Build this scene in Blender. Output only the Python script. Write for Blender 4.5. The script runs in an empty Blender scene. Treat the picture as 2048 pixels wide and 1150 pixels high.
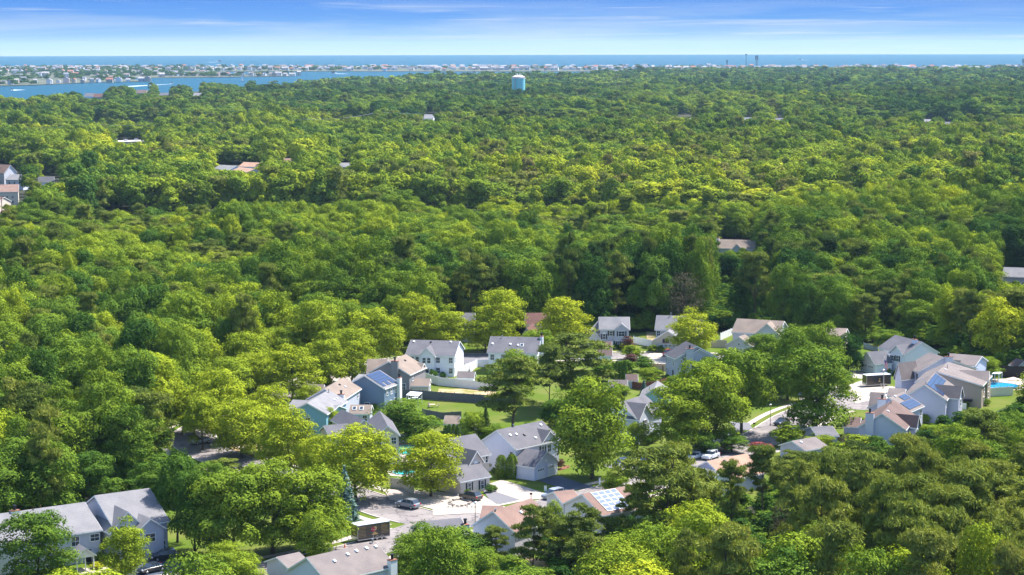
import bpy, math, random
import numpy as np
from mathutils import Vector, Matrix

random.seed(7)
scene = bpy.context.scene
C = scene.collection

# ------------------------------------------------------------------ camera
W_, H_ = 2048.0, 1150.0
FPX = 3960.0
CAMZ = 84.0
HORIZ_Y = 90.5                      # level line; the sea ends a little below it (dip of the horizon)
PITCH = math.atan((H_/2-HORIZ_Y)/FPX)
ROLL = math.atan(4.2/2048)
_f = Vector((0, math.cos(PITCH), -math.sin(PITCH)))
_r0 = Vector((1, 0, 0)); _u0 = _r0.cross(_f)
_r = _r0*math.cos(ROLL)-_u0*math.sin(ROLL)
_u = _u0*math.cos(ROLL)+_r0*math.sin(ROLL)
CAM = Vector((0, 0, CAMZ))
cd = bpy.data.cameras.new('camera'); cam = bpy.data.objects.new('camera', cd); C.objects.link(cam)
cd.sensor_width = 36.0; cd.lens = 36.0*FPX/W_
cd.clip_start = 5; cd.clip_end = 90000
M = Matrix((( _r.x, _u.x, -_f.x, 0), (_r.y, _u.y, -_f.y, 0), (_r.z, _u.z, -_f.z, CAMZ), (0, 0, 0, 1)))
cam.matrix_world = M
scene.camera = cam
scene.render.resolution_x = 1024; scene.render.resolution_y = 575

# ------------------------------------------------------------------ light
SUN_EL = math.radians(56); SUN_AZ = math.radians(56)
sl = bpy.data.lights.new('sun', 'SUN'); so = bpy.data.objects.new('sun', sl); C.objects.link(so)
sl.energy = 4.6; sl.angle = math.radians(0.5); sl.color = (1.0, 0.95, 0.86)
sd = Vector((math.sin(SUN_AZ)*math.cos(SUN_EL), math.cos(SUN_AZ)*math.cos(SUN_EL), math.sin(SUN_EL)))
so.rotation_euler = sd.to_track_quat('Z', 'Y').to_euler()
w = bpy.data.worlds.new('World'); scene.world = w; w.use_nodes = True
nt = w.node_tree; nt.nodes.clear()
def N(t, ty, **kw):
    n = t.nodes.new(ty)
    for k, v in kw.items(): setattr(n, k, v)
    return n
out = N(nt, 'ShaderNodeOutputWorld'); bg = N(nt, 'ShaderNodeBackground'); bg.inputs[1].default_value = 0.125
sky = N(nt, 'ShaderNodeTexSky', sky_type='NISHITA', sun_disc=False)
sky.sun_elevation = SUN_EL; sky.sun_rotation = SUN_AZ; sky.air_density = 1.0; sky.dust_density = 0.4; sky.ozone_density = 2.0
tc = N(nt, 'ShaderNodeTexCoord'); sep = N(nt, 'ShaderNodeSeparateXYZ')
nt.links.new(tc.outputs['Generated'], sep.inputs[0])
def ramp(t, pts, interp='LINEAR'):
    r = N(t, 'ShaderNodeValToRGB'); cr = r.color_ramp; cr.interpolation = interp
    while len(cr.elements) < len(pts): cr.elements.new(0.5)
    for e, (p, c) in zip(cr.elements, pts):
        e.position = p; e.color = (c[0], c[1], c[2], 1)
    return r
def math_(t, op, a, b=None, clamp=False):
    m = N(t, 'ShaderNodeMath', operation=op); m.use_clamp = clamp
    for i, v in enumerate((a, b)):
        if v is None: continue
        if isinstance(v, (int, float)): m.inputs[i].default_value = v
        else: t.links.new(v, m.inputs[i])
    return m.outputs[0]
def mixc(t, f, a, b, bt='MIX'):
    m = N(t, 'ShaderNodeMix', data_type='RGBA', blend_type=bt)
    for s, v in ((m.inputs[0], f), (m.inputs[6], a), (m.inputs[7], b)):
        if isinstance(v, (int, float)): s.default_value = v
        elif isinstance(v, tuple): s.default_value = (*v[:3], 1)
        else: t.links.new(v, s)
    return m.outputs[2]
# low sky: pale at the sea, deep blue above, thin cirrus
el = math_(nt, 'MULTIPLY', math_(nt, 'ADD', sep.outputs[2], 0.0048), 34.0, True)
K = 1/0.125
S = 0.425
low = ramp(nt, [(0.0, (0.74*K*S, 0.87*K*S, .93*K*S)), (0.15, (0.60*K*S, 0.78*K*S, .93*K*S)), (0.36, (0.33*K*S, 0.58*K*S, .93*K*S)), (0.62, (0.17*K*S, 0.41*K*S, .90*K*S)), (1.0, (0.10*K*S, 0.31*K*S, 0.87*K*S))])
nt.links.new(el, low.inputs[0])
def cirrus(sx, sz, rot, scale, lo, hi, seed, detail=5):
    mp = N(nt, 'ShaderNodeMapping'); mp.inputs['Scale'].default_value = (sx, 1, sz)
    mp.inputs['Rotation'].default_value = (0, rot, 0); mp.inputs['Location'].default_value = (seed, seed*.7, seed*.3)
    nt.links.new(tc.outputs['Generated'], mp.inputs[0])
    no = N(nt, 'ShaderNodeTexNoise'); no.inputs['Scale'].default_value = scale; no.inputs['Detail'].default_value = detail
    no.inputs['Roughness'].default_value = 0.62; no.inputs['Distortion'].default_value = 0.5
    nt.links.new(mp.outputs[0], no.inputs[0])
    r = ramp(nt, [(lo, (0, 0, 0)), (hi, (1, 1, 1))]); nt.links.new(no.outputs[0], r.inputs[0])
    return r.outputs[0]
c1 = cirrus(5, 75, 0.06, 1.0, 0.46, 0.70, 3.1)
c2 = cirrus(7, 230, 0.035, 1.3, 0.52, 0.70, 9.3, 7)
band = ramp(nt, [(0.0, (.9, .9, .9)), (0.35, (.85, .85, .85)), (0.62, (.55, .55, .55)), (1.0, (.25, .25, .25))]); nt.links.new(el, band.inputs[0])
cl = math_(nt, 'MULTIPLY', math_(nt, 'MAXIMUM', math_(nt, 'MULTIPLY', c1, 0.55), math_(nt, 'MULTIPLY', c2, 0.95)), band.outputs[0], True)
lowc = mixc(nt, cl, low.outputs[0], (0.80*K*S, 0.88*K*S, .95*K*S))
up = ramp(nt, [(0.0, (0, 0, 0)), (1.0, (1, 1, 1))], 'EASE')
nt.links.new(math_(nt, 'MULTIPLY', math_(nt, 'SUBTRACT', sep.outputs[2], 0.05), 3.0, True), up.inputs[0])
nt.links.new(mixc(nt, up.outputs[0], lowc, sky.outputs[0]), bg.inputs[0]); nt.links.new(bg.outputs[0], out.inputs[0])

scene.view_settings.view_transform = 'Standard'; scene.view_settings.look = 'None'
scene.view_settings.exposure = 1.28; scene.view_settings.gamma = 1.0
scene.render.engine = 'CYCLES'
cy = scene.cycles
cy.max_bounces = 5; cy.diffuse_bounces = 2; cy.glossy_bounces = 2; cy.transmission_bounces = 3; cy.transparent_max_bounces = 6
cy.volume_bounces = 0

# ------------------------------------------------------------------ view geometry helpers
def ray(px, py):
    return (_f + _r*((px-W_/2)/FPX) + _u*((H_/2-py)/FPX))
def G(px, py, z=0.0):
    d = ray(px, py); t = (z-CAMZ)/d.z
    return CAM + d*t
def P(v):
    d = Vector(v)-CAM; zc = d.dot(_f)
    return (W_/2+FPX*d.dot(_r)/zc, H_/2-FPX*d.dot(_u)/zc, zc)
def Pn(x, y, z):
    dz = z-CAMZ
    zc = x*_f.x+y*_f.y+dz*_f.z
    return W_/2+FPX*(x*_r.x+y*_r.y+dz*_r.z)/zc, H_/2-FPX*(x*_u.x+y*_u.y+dz*_u.z)/zc, zc
def inpoly(x, y, poly):
    x = np.asarray(x); y = np.asarray(y); c = np.zeros(x.shape, bool); n = len(poly)
    for i in range(n):
        x0, y0 = poly[i]; x1, y1 = poly[(i+1) % n]
        if y0 == y1: continue
        c ^= ((y0 > y) != (y1 > y)) & (x < (x1-x0)*(y-y0)/(y1-y0)+x0)
    return c
ZO = {'Z1': (700, 660, 7.877), 'Z2': (570, 740, 7.877), 'Z3': (630, 820, 7.877), 'Z4': (850, 830, 7.877), 'Z5': (940, 620, 7.877),
      'Z6': (1160, 620, 7.877), 'Z7': (1300, 620, 6.827), 'Z8': (1200, 740, 7.877), 'Y1': (1700, 650, 7.877), 'Y2': (1820, 680, 8.98),
      'Y3': (1680, 760, 7.877), 'Y4': (1560, 840, 7.877), 'Y5': (920, 980, 5.689), 'Y6': (560, 1020, 6.827), 'Y7': (1370, 860, 8.215),
      'Y8': (0, 340, 10.24), 'X8': (0, 900, 4.6), 'X6': (880, 820, 4.1075), 'X5': (560, 800, 4.1075), 'X3': (1250, 600, 4.4225), 'F': (0, 0, 1.0),
      'X4': (1640, 620, 4.26), 'T2': (300, 700, 4.42)}
def q(k, x, y):
    a = ZO[k]; return (a[0]+x/a[2], a[1]+y/a[2])

# ------------------------------------------------------------------ materials
def lin(c):
    return tuple(((v/255)/12.92 if v/255 <= .04045 else ((v/255+.055)/1.055)**2.4) for v in c)
MATS = {}
def mat(name, col, rough=0.8, var=0.12, scale=3.0, bump=0.0, bscale=20.0, spec=0.3, metal=0.0, var2=None, sc2=0.3):
    if name in MATS: return MATS[name]
    m = bpy.data.materials.new(name); m.use_nodes = True; t = m.node_tree
    b = t.nodes['Principled BSDF']; b.inputs['Roughness'].default_value = rough
    b.inputs['Specular IOR Level'].default_value = spec; b.inputs['Metallic'].default_value = metal
    g = N(t, 'ShaderNodeNewGeometry')
    no = N(t, 'ShaderNodeTexNoise'); no.inputs['Scale'].default_value = scale; no.inputs['Detail'].default_value = 4
    t.links.new(g.outputs['Position'], no.inputs[0])
    c = mixc(t, no.outputs[0], tuple(v*(1-var) for v in col), tuple(min(1, v*(1+var)) for v in col))
    if var2:
        n2 = N(t, 'ShaderNodeTexNoise'); n2.inputs['Scale'].default_value = sc2; n2.inputs['Detail'].default_value = 5
        t.links.new(g.outputs['Position'], n2.inputs[0])
        r = ramp(t, [(0.42, (0, 0, 0)), (0.62, (1, 1, 1))]); t.links.new(n2.outputs[0], r.inputs[0])
        c = mixc(t, r.outputs[0], c, var2)
    t.links.new(c, b.inputs['Base Color'])
    if bump:
        bn = N(t, 'ShaderNodeTexNoise'); bn.inputs['Scale'].default_value = bscale; bn.inputs['Detail'].default_value = 3
        t.links.new(g.outputs['Position'], bn.inputs[0])
        bp = N(t, 'ShaderNodeBump'); bp.inputs['Strength'].default_value = bump; bp.inputs['Distance'].default_value = 0.05
        t.links.new(bn.outputs[0], bp.inputs['Height']); t.links.new(bp.outputs[0], b.inputs['Normal'])
    MATS[name] = m; return m
def siding(name, col):
    if name in MATS: return MATS[name]
    m = mat(name, col, 0.55, 0.05, 0.8, spec=0.25); t = m.node_tree; b = t.nodes['Principled BSDF']
    g = N(t, 'ShaderNodeNewGeometry'); s = N(t, 'ShaderNodeSeparateXYZ'); t.links.new(g.outputs['Position'], s.inputs[0])
    fr = math_(t, 'FRACT', math_(t, 'MULTIPLY', s.outputs[2], 4.5))
    dk = ramp(t, [(0.0, (.72, .72, .74)), (0.16, (1, 1, 1))]); t.links.new(fr, dk.inputs[0])
    old = b.inputs['Base Color'].links[0].from_socket
    t.links.new(mixc(t, 1.0, old, dk.outputs[0], 'MULTIPLY'), b.inputs['Base Color'])
    bp = N(t, 'ShaderNodeBump'); bp.inputs['Strength'].default_value = 0.6; bp.inputs['Distance'].default_value = 0.03
    t.links.new(fr, bp.inputs['Height']); t.links.new(bp.outputs[0], b.inputs['Normal'])
    return m
def shingle(name, col):
    if name in MATS: return MATS[name]
    m = mat(name, col, 0.92, 0.22, 5.0, 0.5, 14.0, 0.15); t = m.node_tree; b = t.nodes['Principled BSDF']
    g = N(t, 'ShaderNodeNewGeometry'); s = N(t, 'ShaderNodeSeparateXYZ'); t.links.new(g.outputs['Position'], s.inputs[0])
    fr = math_(t, 'FRACT', math_(t, 'MULTIPLY', s.outputs[2], 5.5))
    n2 = N(t, 'ShaderNodeTexNoise'); n2.inputs['Scale'].default_value = 0.35; n2.inputs['Detail'].default_value = 3; t.links.new(g.outputs['Position'], n2.inputs[0])
    dk = ramp(t, [(0.0, (.80, .80, .81)), (0.25, (1, 1, 1))]); t.links.new(fr, dk.inputs[0])
    st = ramp(t, [(0.3, (.84, .84, .86)), (0.7, (1.1, 1.09, 1.07))]); t.links.new(n2.outputs[0], st.inputs[0])
    old = b.inputs['Base Color'].links[0].from_socket
    a = mixc(t, 1.0, old, dk.outputs[0], 'MULTIPLY')
    t.links.new(mixc(t, 1.0, a, st.outputs[0], 'MULTIPLY'), b.inputs['Base Color'])
    return m
ROOF = {'grey': shingle('roof_grey', (.150, .146, .165)), 'dark': shingle('roof_dark_grey', (.085, .085, .10)), 'light': shingle('roof_light_grey', (.23, .225, .24)),
        'tan': shingle('roof_tan', (.25, .20, .17)), 'brown': shingle('roof_brown', (.165, .115, .105)), 'pink': shingle('roof_rose', (.25, .165, .14)),
        'orange': shingle('roof_orange_tan', (.40, .25, .185)), 'red': shingle('roof_red_brown', (.15, .08, .07)), 'taupe': shingle('roof_taupe', (.21, .18, .175))}
WALL = {'white': siding('siding_white', (.86, .86, .96)), 'pale': siding('siding_pale_blue', (.66, .69, .86)), 'blue': siding('siding_slate_blue', (.17, .24, .36)),
        'teal': siding('siding_sky_blue', (.24, .46, .60)), 'taupe': siding('siding_taupe', (.27, .255, .27)), 'grey': siding('siding_grey', (.50, .52, .64)),
        'cream': siding('siding_cream', (.66, .60, .52)), 'beige': siding('siding_beige', (.42, .35, .31)), 'pinkw': siding('siding_rose_white', (.62, .55, .53)),
        'sage': siding('siding_sage_grey', (.56, .57, .65)), 'lilac': siding('siding_light_grey', (.60, .60, .76)), 'mist': siding('siding_mist', (.66, .64, .70)),
        'brick': mat('brick_wall', (.35, .27, .25), .9, .25, 9)}
TRIM = mat('white_trim', (.82, .84, .86), .5, .03); DARKM = mat('black_paint', (.02, .02, .025), .5, .1)
GLASS = mat('window_glass', (.035, .05, .075), .12, .2, .6, spec=.7)
DOORW = mat('garage_door_white', (.74, .76, .78), .5, .04); SHUT = mat('shutter_black', (.03, .03, .04), .6, .1)
BRICKC = mat('chimney_brick', (.26, .11, .085), .9, .2, 9); SFRAME = mat('solar_frame', (.02, .025, .04), .4, .1)
METAL = mat('galvanised_metal', (.45, .46, .48), .35, .1, metal=.7)
SOLAR = mat('solar_cells', (.022, .045, .12), .2, .15, 1.5, spec=.7); SOLARL = mat('solar_cells_pale', (.16, .20, .34), .14, .15, 1.5, spec=1.0)
WHITEP = mat('white_vinyl', (.80, .81, .83), .45, .03); GREYF = mat('weathered_fence', (.13, .135, .15), .9, .25, 3); BROWNF = mat('brown_stained_fence', (.17, .07, .045), .9, .2, 3)
TANF = mat('beige_fence', (.55, .48, .40), .7, .08, 3)
ASPH = mat('street_asphalt', (.27, .24, .235), .92, .22, 1.2, .3, 8, .1, var2=(.195, .175, .175), sc2=.22)
def crack(m):                                 # thin sealed cracks and patched joints in old paving
    t = m.node_tree; b = t.nodes['Principled BSDF']; g = N(t, 'ShaderNodeNewGeometry'); no = N(t, 'ShaderNodeTexNoise'); no.inputs['Scale'].default_value = .5; t.links.new(g.outputs['Position'], no.inputs[0])
    vo = N(t, 'ShaderNodeTexVoronoi', feature='DISTANCE_TO_EDGE'); vo.inputs['Scale'].default_value = .16
    va = N(t, 'ShaderNodeVectorMath', operation='ADD'); sc = N(t, 'ShaderNodeVectorMath', operation='SCALE'); sc.inputs['Scale'].default_value = 5.0
    t.links.new(no.outputs['Color'], sc.inputs[0]); t.links.new(g.outputs['Position'], va.inputs[0]); t.links.new(sc.outputs[0], va.inputs[1]); t.links.new(va.outputs[0], vo.inputs['Vector'])
    r = ramp(t, [(0.0, (.5, .5, .52)), (0.018, (.6, .6, .62)), (0.03, (1, 1, 1))]); t.links.new(vo.outputs[0], r.inputs[0])
    old = b.inputs['Base Color'].links[0].from_socket; t.links.new(mixc(t, 1.0, old, r.outputs[0], 'MULTIPLY'), b.inputs['Base Color'])
crack(ASPH)
DRIVE = mat('driveway_asphalt', (.17, .165, .185), .9, .1, 2, .2); DRIVED = mat('sealed_driveway', (.06, .075, .11), .7, .15, 2)
CONC = mat('pale_concrete', (.45, .39, .335), .9, .10, 2.0, var2=(.42, .36, .31), sc2=.2); GRAVEL = mat('white_gravel', (.40, .345, .305), .95, .18, 6, .5, 20)
KERB = mat('kerb_concrete', (.52, .46, .42), .9, .1)
LAWN = mat('lawn_grass', (.085, .135, .012), .95, .3, 3, .6, 12, .1, var2=(.13, .15, .03), sc2=.1)
LAWN2 = mat('dry_lawn', (.15, .17, .035), .95, .3, 2, .6, 12, .1, var2=(.38, .27, .14), sc2=.16)
DIRT = mat('bare_sand', (.45, .32, .20), .95, .25, 1.5, var2=(.20, .20, .05), sc2=.25)
MULCH = mat('red_mulch', (.20, .08, .05), .95, .3, 8, .5)
BARK = mat('tree_bark', (.075, .058, .045), .95, .3, 5, .6, 9); PBARK = mat('pine_bark', (.10, .065, .05), .95, .3, 5, .6, 9)
FLOOR = mat('woodland_floor', (.030, .035, .014), .98, .4, .15, var2=(.045, .036, .022), sc2=.05)

# ------------------------------------------------------------------ object helpers
def tag(o, label=None, cat=None, group=None, kind=None):
    if label: o['label'] = label
    if cat: o['category'] = cat
    if group: o['group'] = group
    if kind: o['kind'] = kind
    return o
def thing(name, label, cat, loc=(0, 0, 0), group=None):
    o = bpy.data.objects.new(name, None); o.empty_display_size = 1; C.objects.link(o); o.location = loc
    return tag(o, label, cat, group)
class MB:
    def __init__(s): s.v = []; s.f = []; s.m = []; s.mi = 0
    def add(s, vs, fs):
        n = len(s.v); s.v += [tuple(v) for v in vs]; s.f += [tuple(n+i for i in f) for f in fs]; s.m += [s.mi]*len(fs)
    def box(s, o, ax, ay, az):                 # corner + three edge vectors
        o = Vector(o); ax = Vector(ax); ay = Vector(ay); az = Vector(az)
        if ax.cross(ay).dot(az) < 0: ax, ay = ay, ax
        p = [o, o+ax, o+ax+ay, o+ay]; p += [v+az for v in p]
        s.add(p, [(3, 2, 1, 0), (4, 5, 6, 7), (0, 1, 5, 4), (1, 2, 6, 5), (2, 3, 7, 6), (3, 0, 4, 7)])
    def cbox(s, c, sx, sy, sz, yaw=0):
        X = Vector((math.cos(yaw), math.sin(yaw), 0)); Y = Vector((-math.sin(yaw), math.cos(yaw), 0))
        s.box(Vector(c)-X*sx/2-Y*sy/2, X*sx, Y*sy, Vector((0, 0, sz)))
    def prism(s, base, ext):                   # polygon + extrusion vector
        n = len(base); ext = Vector(ext); b = [Vector(v) for v in base]
        nr = (b[1]-b[0]).cross(b[2]-b[0])
        if nr.dot(ext) < 0: b.reverse()
        s.add(b+[v+ext for v in b], [tuple(range(n))[::-1], tuple(range(n, 2*n))]+[(i, (i+1) % n, n+(i+1) % n, n+i) for i in range(n)])
    def tube(s, p0, p1, r0, r1, n=8, cap=True):
        p0 = Vector(p0); p1 = Vector(p1); d = (p1-p0).normalized()
        a = d.orthogonal().normalized(); b = d.cross(a)
        v = []
        for p, r in ((p0, r0), (p1, r1)):
            v += [p+(a*math.cos(2*math.pi*i/n)+b*math.sin(2*math.pi*i/n))*r for i in range(n)]
        f = [(i, (i+1) % n, n+(i+1) % n, n+i) for i in range(n)]
        if cap: f += [tuple(range(n))[::-1], tuple(range(n, 2*n))]
        s.add(v, f)
    def build(s, name, mats, parent=None, off=None, smooth=False):
        me = bpy.data.meshes.new(name)
        off = Vector(off) if off is not None else Vector((0, 0, 0))
        me.from_pydata([(v[0]-off.x, v[1]-off.y, v[2]-off.z) for v in s.v], [], s.f)
        if not isinstance(mats, (list, tuple)): mats = [mats]
        for m in mats: me.materials.append(m)
        if len(mats) > 1: me.polygons.foreach_set('material_index', s.m)
        if smooth: me.polygons.foreach_set('use_smooth', [True]*len(s.f))
        me.update()
        o = bpy.data.objects.new(name, me); C.objects.link(o)
        if parent is not None: o.parent = parent
        return o
def sheet(name, pts, z, m, kind='structure'):
    mb = MB(); mb.add([(p[0], p[1], z) for p in pts], [tuple(range(len(pts)))])
    o = mb.build(name, m)
    if o.data.polygons[0].normal.z < 0: o.data.flip_normals()
    if kind: o['kind'] = kind
    return o
def psheet(name, k, pts, z, m, kind='structure'):
    return sheet(name, [G(*q(k, *p)) for p in pts], z, m, kind)
def smoothline(pts, n=6):
    out_ = []
    for i in range(len(pts)-1):
        p0 = pts[max(i-1, 0)]; p1 = pts[i]; p2 = pts[i+1]; p3 = pts[min(i+2, len(pts)-1)]
        for j in range(n):
            t = j/n
            out_.append(0.5*((2*p1)+(p2-p0)*t+(2*p0-5*p1+4*p2-p3)*t*t+(3*p1-p0-3*p2+p3)*t**3))
    out_.append(pts[-1]); return out_
def ribbon(mb, line, o0, o1, z0, z1=None):     # strip between lateral offsets; solid when z1 is given
    vs = []; n = len(line)
    for i, p in enumerate(line):
        d = (line[min(i+1, n-1)]-line[max(i-1, 0)]); d.z = 0; d.normalize(); s = Vector((d.y, -d.x, 0))
        vs.append((p+s*o0, p+s*o1))
    if z1 is None:
        v = [x for a, b in vs for x in ((a.x, a.y, z0), (b.x, b.y, z0))]
        mb.add(v, [(2*i, 2*i+1, 2*i+3, 2*i+2) for i in range(n-1)])
    else:
        v = [x for a, b in vs for x in ((a.x, a.y, z0), (b.x, b.y, z0), (b.x, b.y, z1), (a.x, a.y, z1))]
        f = []
        for i in range(n-1):
            k = 4*i
            f += [(k+3, k+2, k+6, k+7), (k, k+3, k+7, k+4), (k+1, k+5, k+6, k+2)]
        f += [(0, 1, 2, 3), (4*n-4, 4*n-1, 4*n-2, 4*n-3)]
        mb.add(v, f)

# ------------------------------------------------------------------ the setting: ground, water, streets
SEAZ = -2.5
def water(name, deep, rough=0.28, sp=.25):
    m = bpy.data.materials.new(name); m.use_nodes = True; t = m.node_tree; b = t.nodes['Principled BSDF']
    b.inputs['Roughness'].default_value = rough; b.inputs['Specular IOR Level'].default_value = sp
    g = N(t, 'ShaderNodeNewGeometry'); mp = N(t, 'ShaderNodeMapping'); mp.inputs['Scale'].default_value = (.0006, .0022, 1)
    t.links.new(g.outputs['Position'], mp.inputs[0])
    no = N(t, 'ShaderNodeTexNoise'); no.inputs['Scale'].default_value = 1.0; no.inputs['Detail'].default_value = 4; t.links.new(mp.outputs[0], no.inputs[0])
    t.links.new(mixc(t, no.outputs[0], tuple(v*.88 for v in deep), tuple(v*1.12 for v in deep)), b.inputs['Base Color'])
    w2 = N(t, 'ShaderNodeTexNoise'); w2.inputs['Scale'].default_value = .35; w2.inputs['Detail'].default_value = 4; t.links.new(g.outputs['Position'], w2.inputs[0])
    bp = N(t, 'ShaderNodeBump'); bp.inputs['Strength'].default_value = 1.0; bp.inputs['Distance'].default_value = 1.2
    t.links.new(w2.outputs[0], bp.inputs['Height']); t.links.new(bp.outputs[0], b.inputs['Normal'])
    return m
SEAM = water('sea_water', (.003, .064, .112), .4, .04); BAYM = water('bay_water', (.03, .14, .30), .35, .1)
edge = G(1024, 110.0, SEAZ).length
mb = MB(); nseg = 180
mb.add([(math.sin(2*math.pi*i/nseg)*edge, math.cos(2*math.pi*i/nseg)*edge, SEAZ) for i in range(nseg)][::-1], [tuple(range(nseg))])
sea = mb.build('sea', SEAM); sea['kind'] = 'structure'
def GX(pts, z=0): return [G(x, y, z) for x, y in pts]
# shoreline of the mainland, read off the tops of its trees
SHORE = [(-700, 216), (-300, 206), (0, 202), (60, 200), (110, 196), (165, 192), (220, 186), (250, 182), (300, 178), (345, 172), (380, 170), (410, 167), (480, 167), (560, 165), (600, 162.5),
         (640, 161), (690, 160), (740, 159), (800, 157), (850, 153.5), (900, 152), (950, 150.5), (1030, 149.2), (1100, 147.8), (1200, 145.2), (1300, 142.5), (1500, 139.5), (2048, 138.5), (2700, 138.5)]
shore_w = [G(x, y, 13.0) for x, y in SHORE]
shore_w = [Vector((p.x, p.y, 0)) for p in shore_w]
land = [Vector((-900, -150, 0))]+[Vector((-1900, 500, 0))]+shore_w+[Vector((1900, 500, 0)), Vector((900, -150, 0))]
sheet('ground', land, 0.0, FLOOR)
BAR = [(-700, 185), (-300, 176), (0, 170.5), (70, 168.5), (150, 165), (205, 163), (262, 162), (300, 161), (292, 159), (250, 157), (235, 155), (342, 154.3), (430, 153.4), (500, 152.4), (590, 151), (585, 149), (450, 148), (385, 146), (340, 144), (450, 142), (700, 141.7), (1000, 142), (1300, 142), (1500, 140.5), (2700, 138), (2700, 134.5), (1024, 134.5), (-700, 135)]
bar_w = GX(BAR, 0)
SANDY = mat('shore_land', (.07, .085, .05), .95, .3, .01, var2=(.13, .12, .09), sc2=.006)
sheet('barrier_island', bar_w, -1.2, SANDY)
mb = MB(); ribbon(mb, [G(x, 134.4, 0) for x in range(-600, 2700, 60)], -60, 30, -1.1); mb.build('beach', mat('beach_sand', (.55, .48, .38), .95, .1, .02))['kind'] = 'structure'

# neighbourhood lawns over the woodland floor
HOOD = [(330, 905), (350, 850), (420, 812), (500, 775), (560, 738), (640, 718), (760, 692), (900, 680), (1000, 674), (1180, 668), (1300, 664), (1500, 664), (1640, 676), (1720, 686), (1780, 688), (1880, 700), (1960, 738),
        (2048, 742), (2200, 745), (2200, 815), (2010, 815), (1960, 838), (1850, 885), (1830, 900), (1720, 930), (1590, 945), (1560, 1000), (1420, 1030), (1300, 1065), (1250, 1075), (1140, 1110), (1000, 1125), (930, 1140), (880, 1190), (600, 1330), (-160, 1330), (-160, 1085), (100, 1050), (200, 1025), (330, 1000), (380, 960)]
psheet('lawn', 'F', HOOD, 0.02, LAWN)
ROADM = ASPH
main_px = [(1725, 806), (1660, 812), (1600, 832), (1540, 868), (1480, 898), (1420, 925), (1340, 955), (1250, 978), (1150, 1003), (1060, 1023), (970, 1038), (880, 1042), (800, 1026), (735, 1003), (665, 980), (590, 958), (500, 936), (425, 908), (388, 884), (392, 866), (440, 842), (510, 815), (580, 790), (640, 764), (700, 748), (780, 728), (880, 716), (960, 713), (1080, 713), (1200, 713), (1330, 713), (1450, 716)]
main = smoothline([G(x, y) for x, y in main_px], 6)
side_px = [(880, 1046), (800, 1075), (740, 1096), (650, 1118), (540, 1140), (420, 1165), (300, 1180), (150, 1200)]
side = smoothline([G(x, y) for x, y in side_px], 6)
right_px = [(1660, 812), (1690, 785), (1725, 772), (1790, 775)]
mb = MB()
def disc(mb, c, r, z, n=40): mb.add([(c.x+r*math.cos(2*math.pi*i/n), c.y+r*math.sin(2*math.pi*i/n), z) for i in range(n)], [tuple(range(n))])
ribbon(mb, main, -5, 5, 0.05); o = mb.build('street', ASPH); tag(o, kind='structure')
mb = MB(); ribbon(mb, side, -4.6, 4.6, 0.054); tag(mb.build('side_street', ASPH), kind='structure')
mb = MB(); disc(mb, G(1738, 795), 17, 0.058); tag(mb.build('turning_circle', ASPH), kind='structure')
def cut(line, keep):                           # keep the stretches where keep(p) is true
    runs = []; cur = []
    for p in line:
        if keep(p): cur.append(p)
        else:
            if len(cur) > 2: runs.append(cur)
            cur = []
    if len(cur) > 2: runs.append(cur)
    return runs
def off_(line, d):
    out_ = []
    for i, p in enumerate(line):
        t = (line[min(i+1, len(line)-1)]-line[max(i-1, 0)]); t.z = 0; t.normalize(); out_.append(p+Vector((t.y, -t.x, 0))*d)
    return out_
def neardist(p, line): return min((p-a).length for a in line)
sw = MB(); kb = MB()
for sgn in (-1, 1):
    for run in cut(off_(main, 5.12*sgn), lambda p: neardist(p, side) > 6.2 and (p-G(1738, 795)).length > 18):
        ribbon(kb, run, -.12, .12, 0.0, 0.15)
    for run in cut(off_(main, 7.6*sgn), lambda p: neardist(p, side) > 6.0 and (p-G(1738, 795)).length > 18):
        ribbon(sw, run, -.75, .75, 0.09)
    for run in cut(off_(side, 4.72*sgn), lambda p: neardist(p, main) > 7.0): ribbon(kb, run, -.12, .12, 0.0, 0.15)
    for run in cut(off_(side, 7.2*sgn), lambda p: neardist(p, main) > 8.5): ribbon(sw, run, -.75, .75, 0.094)
tag(kb.build('kerb', KERB), kind='structure'); tag(sw.build('pavement', CONC), kind='structure')
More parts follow.
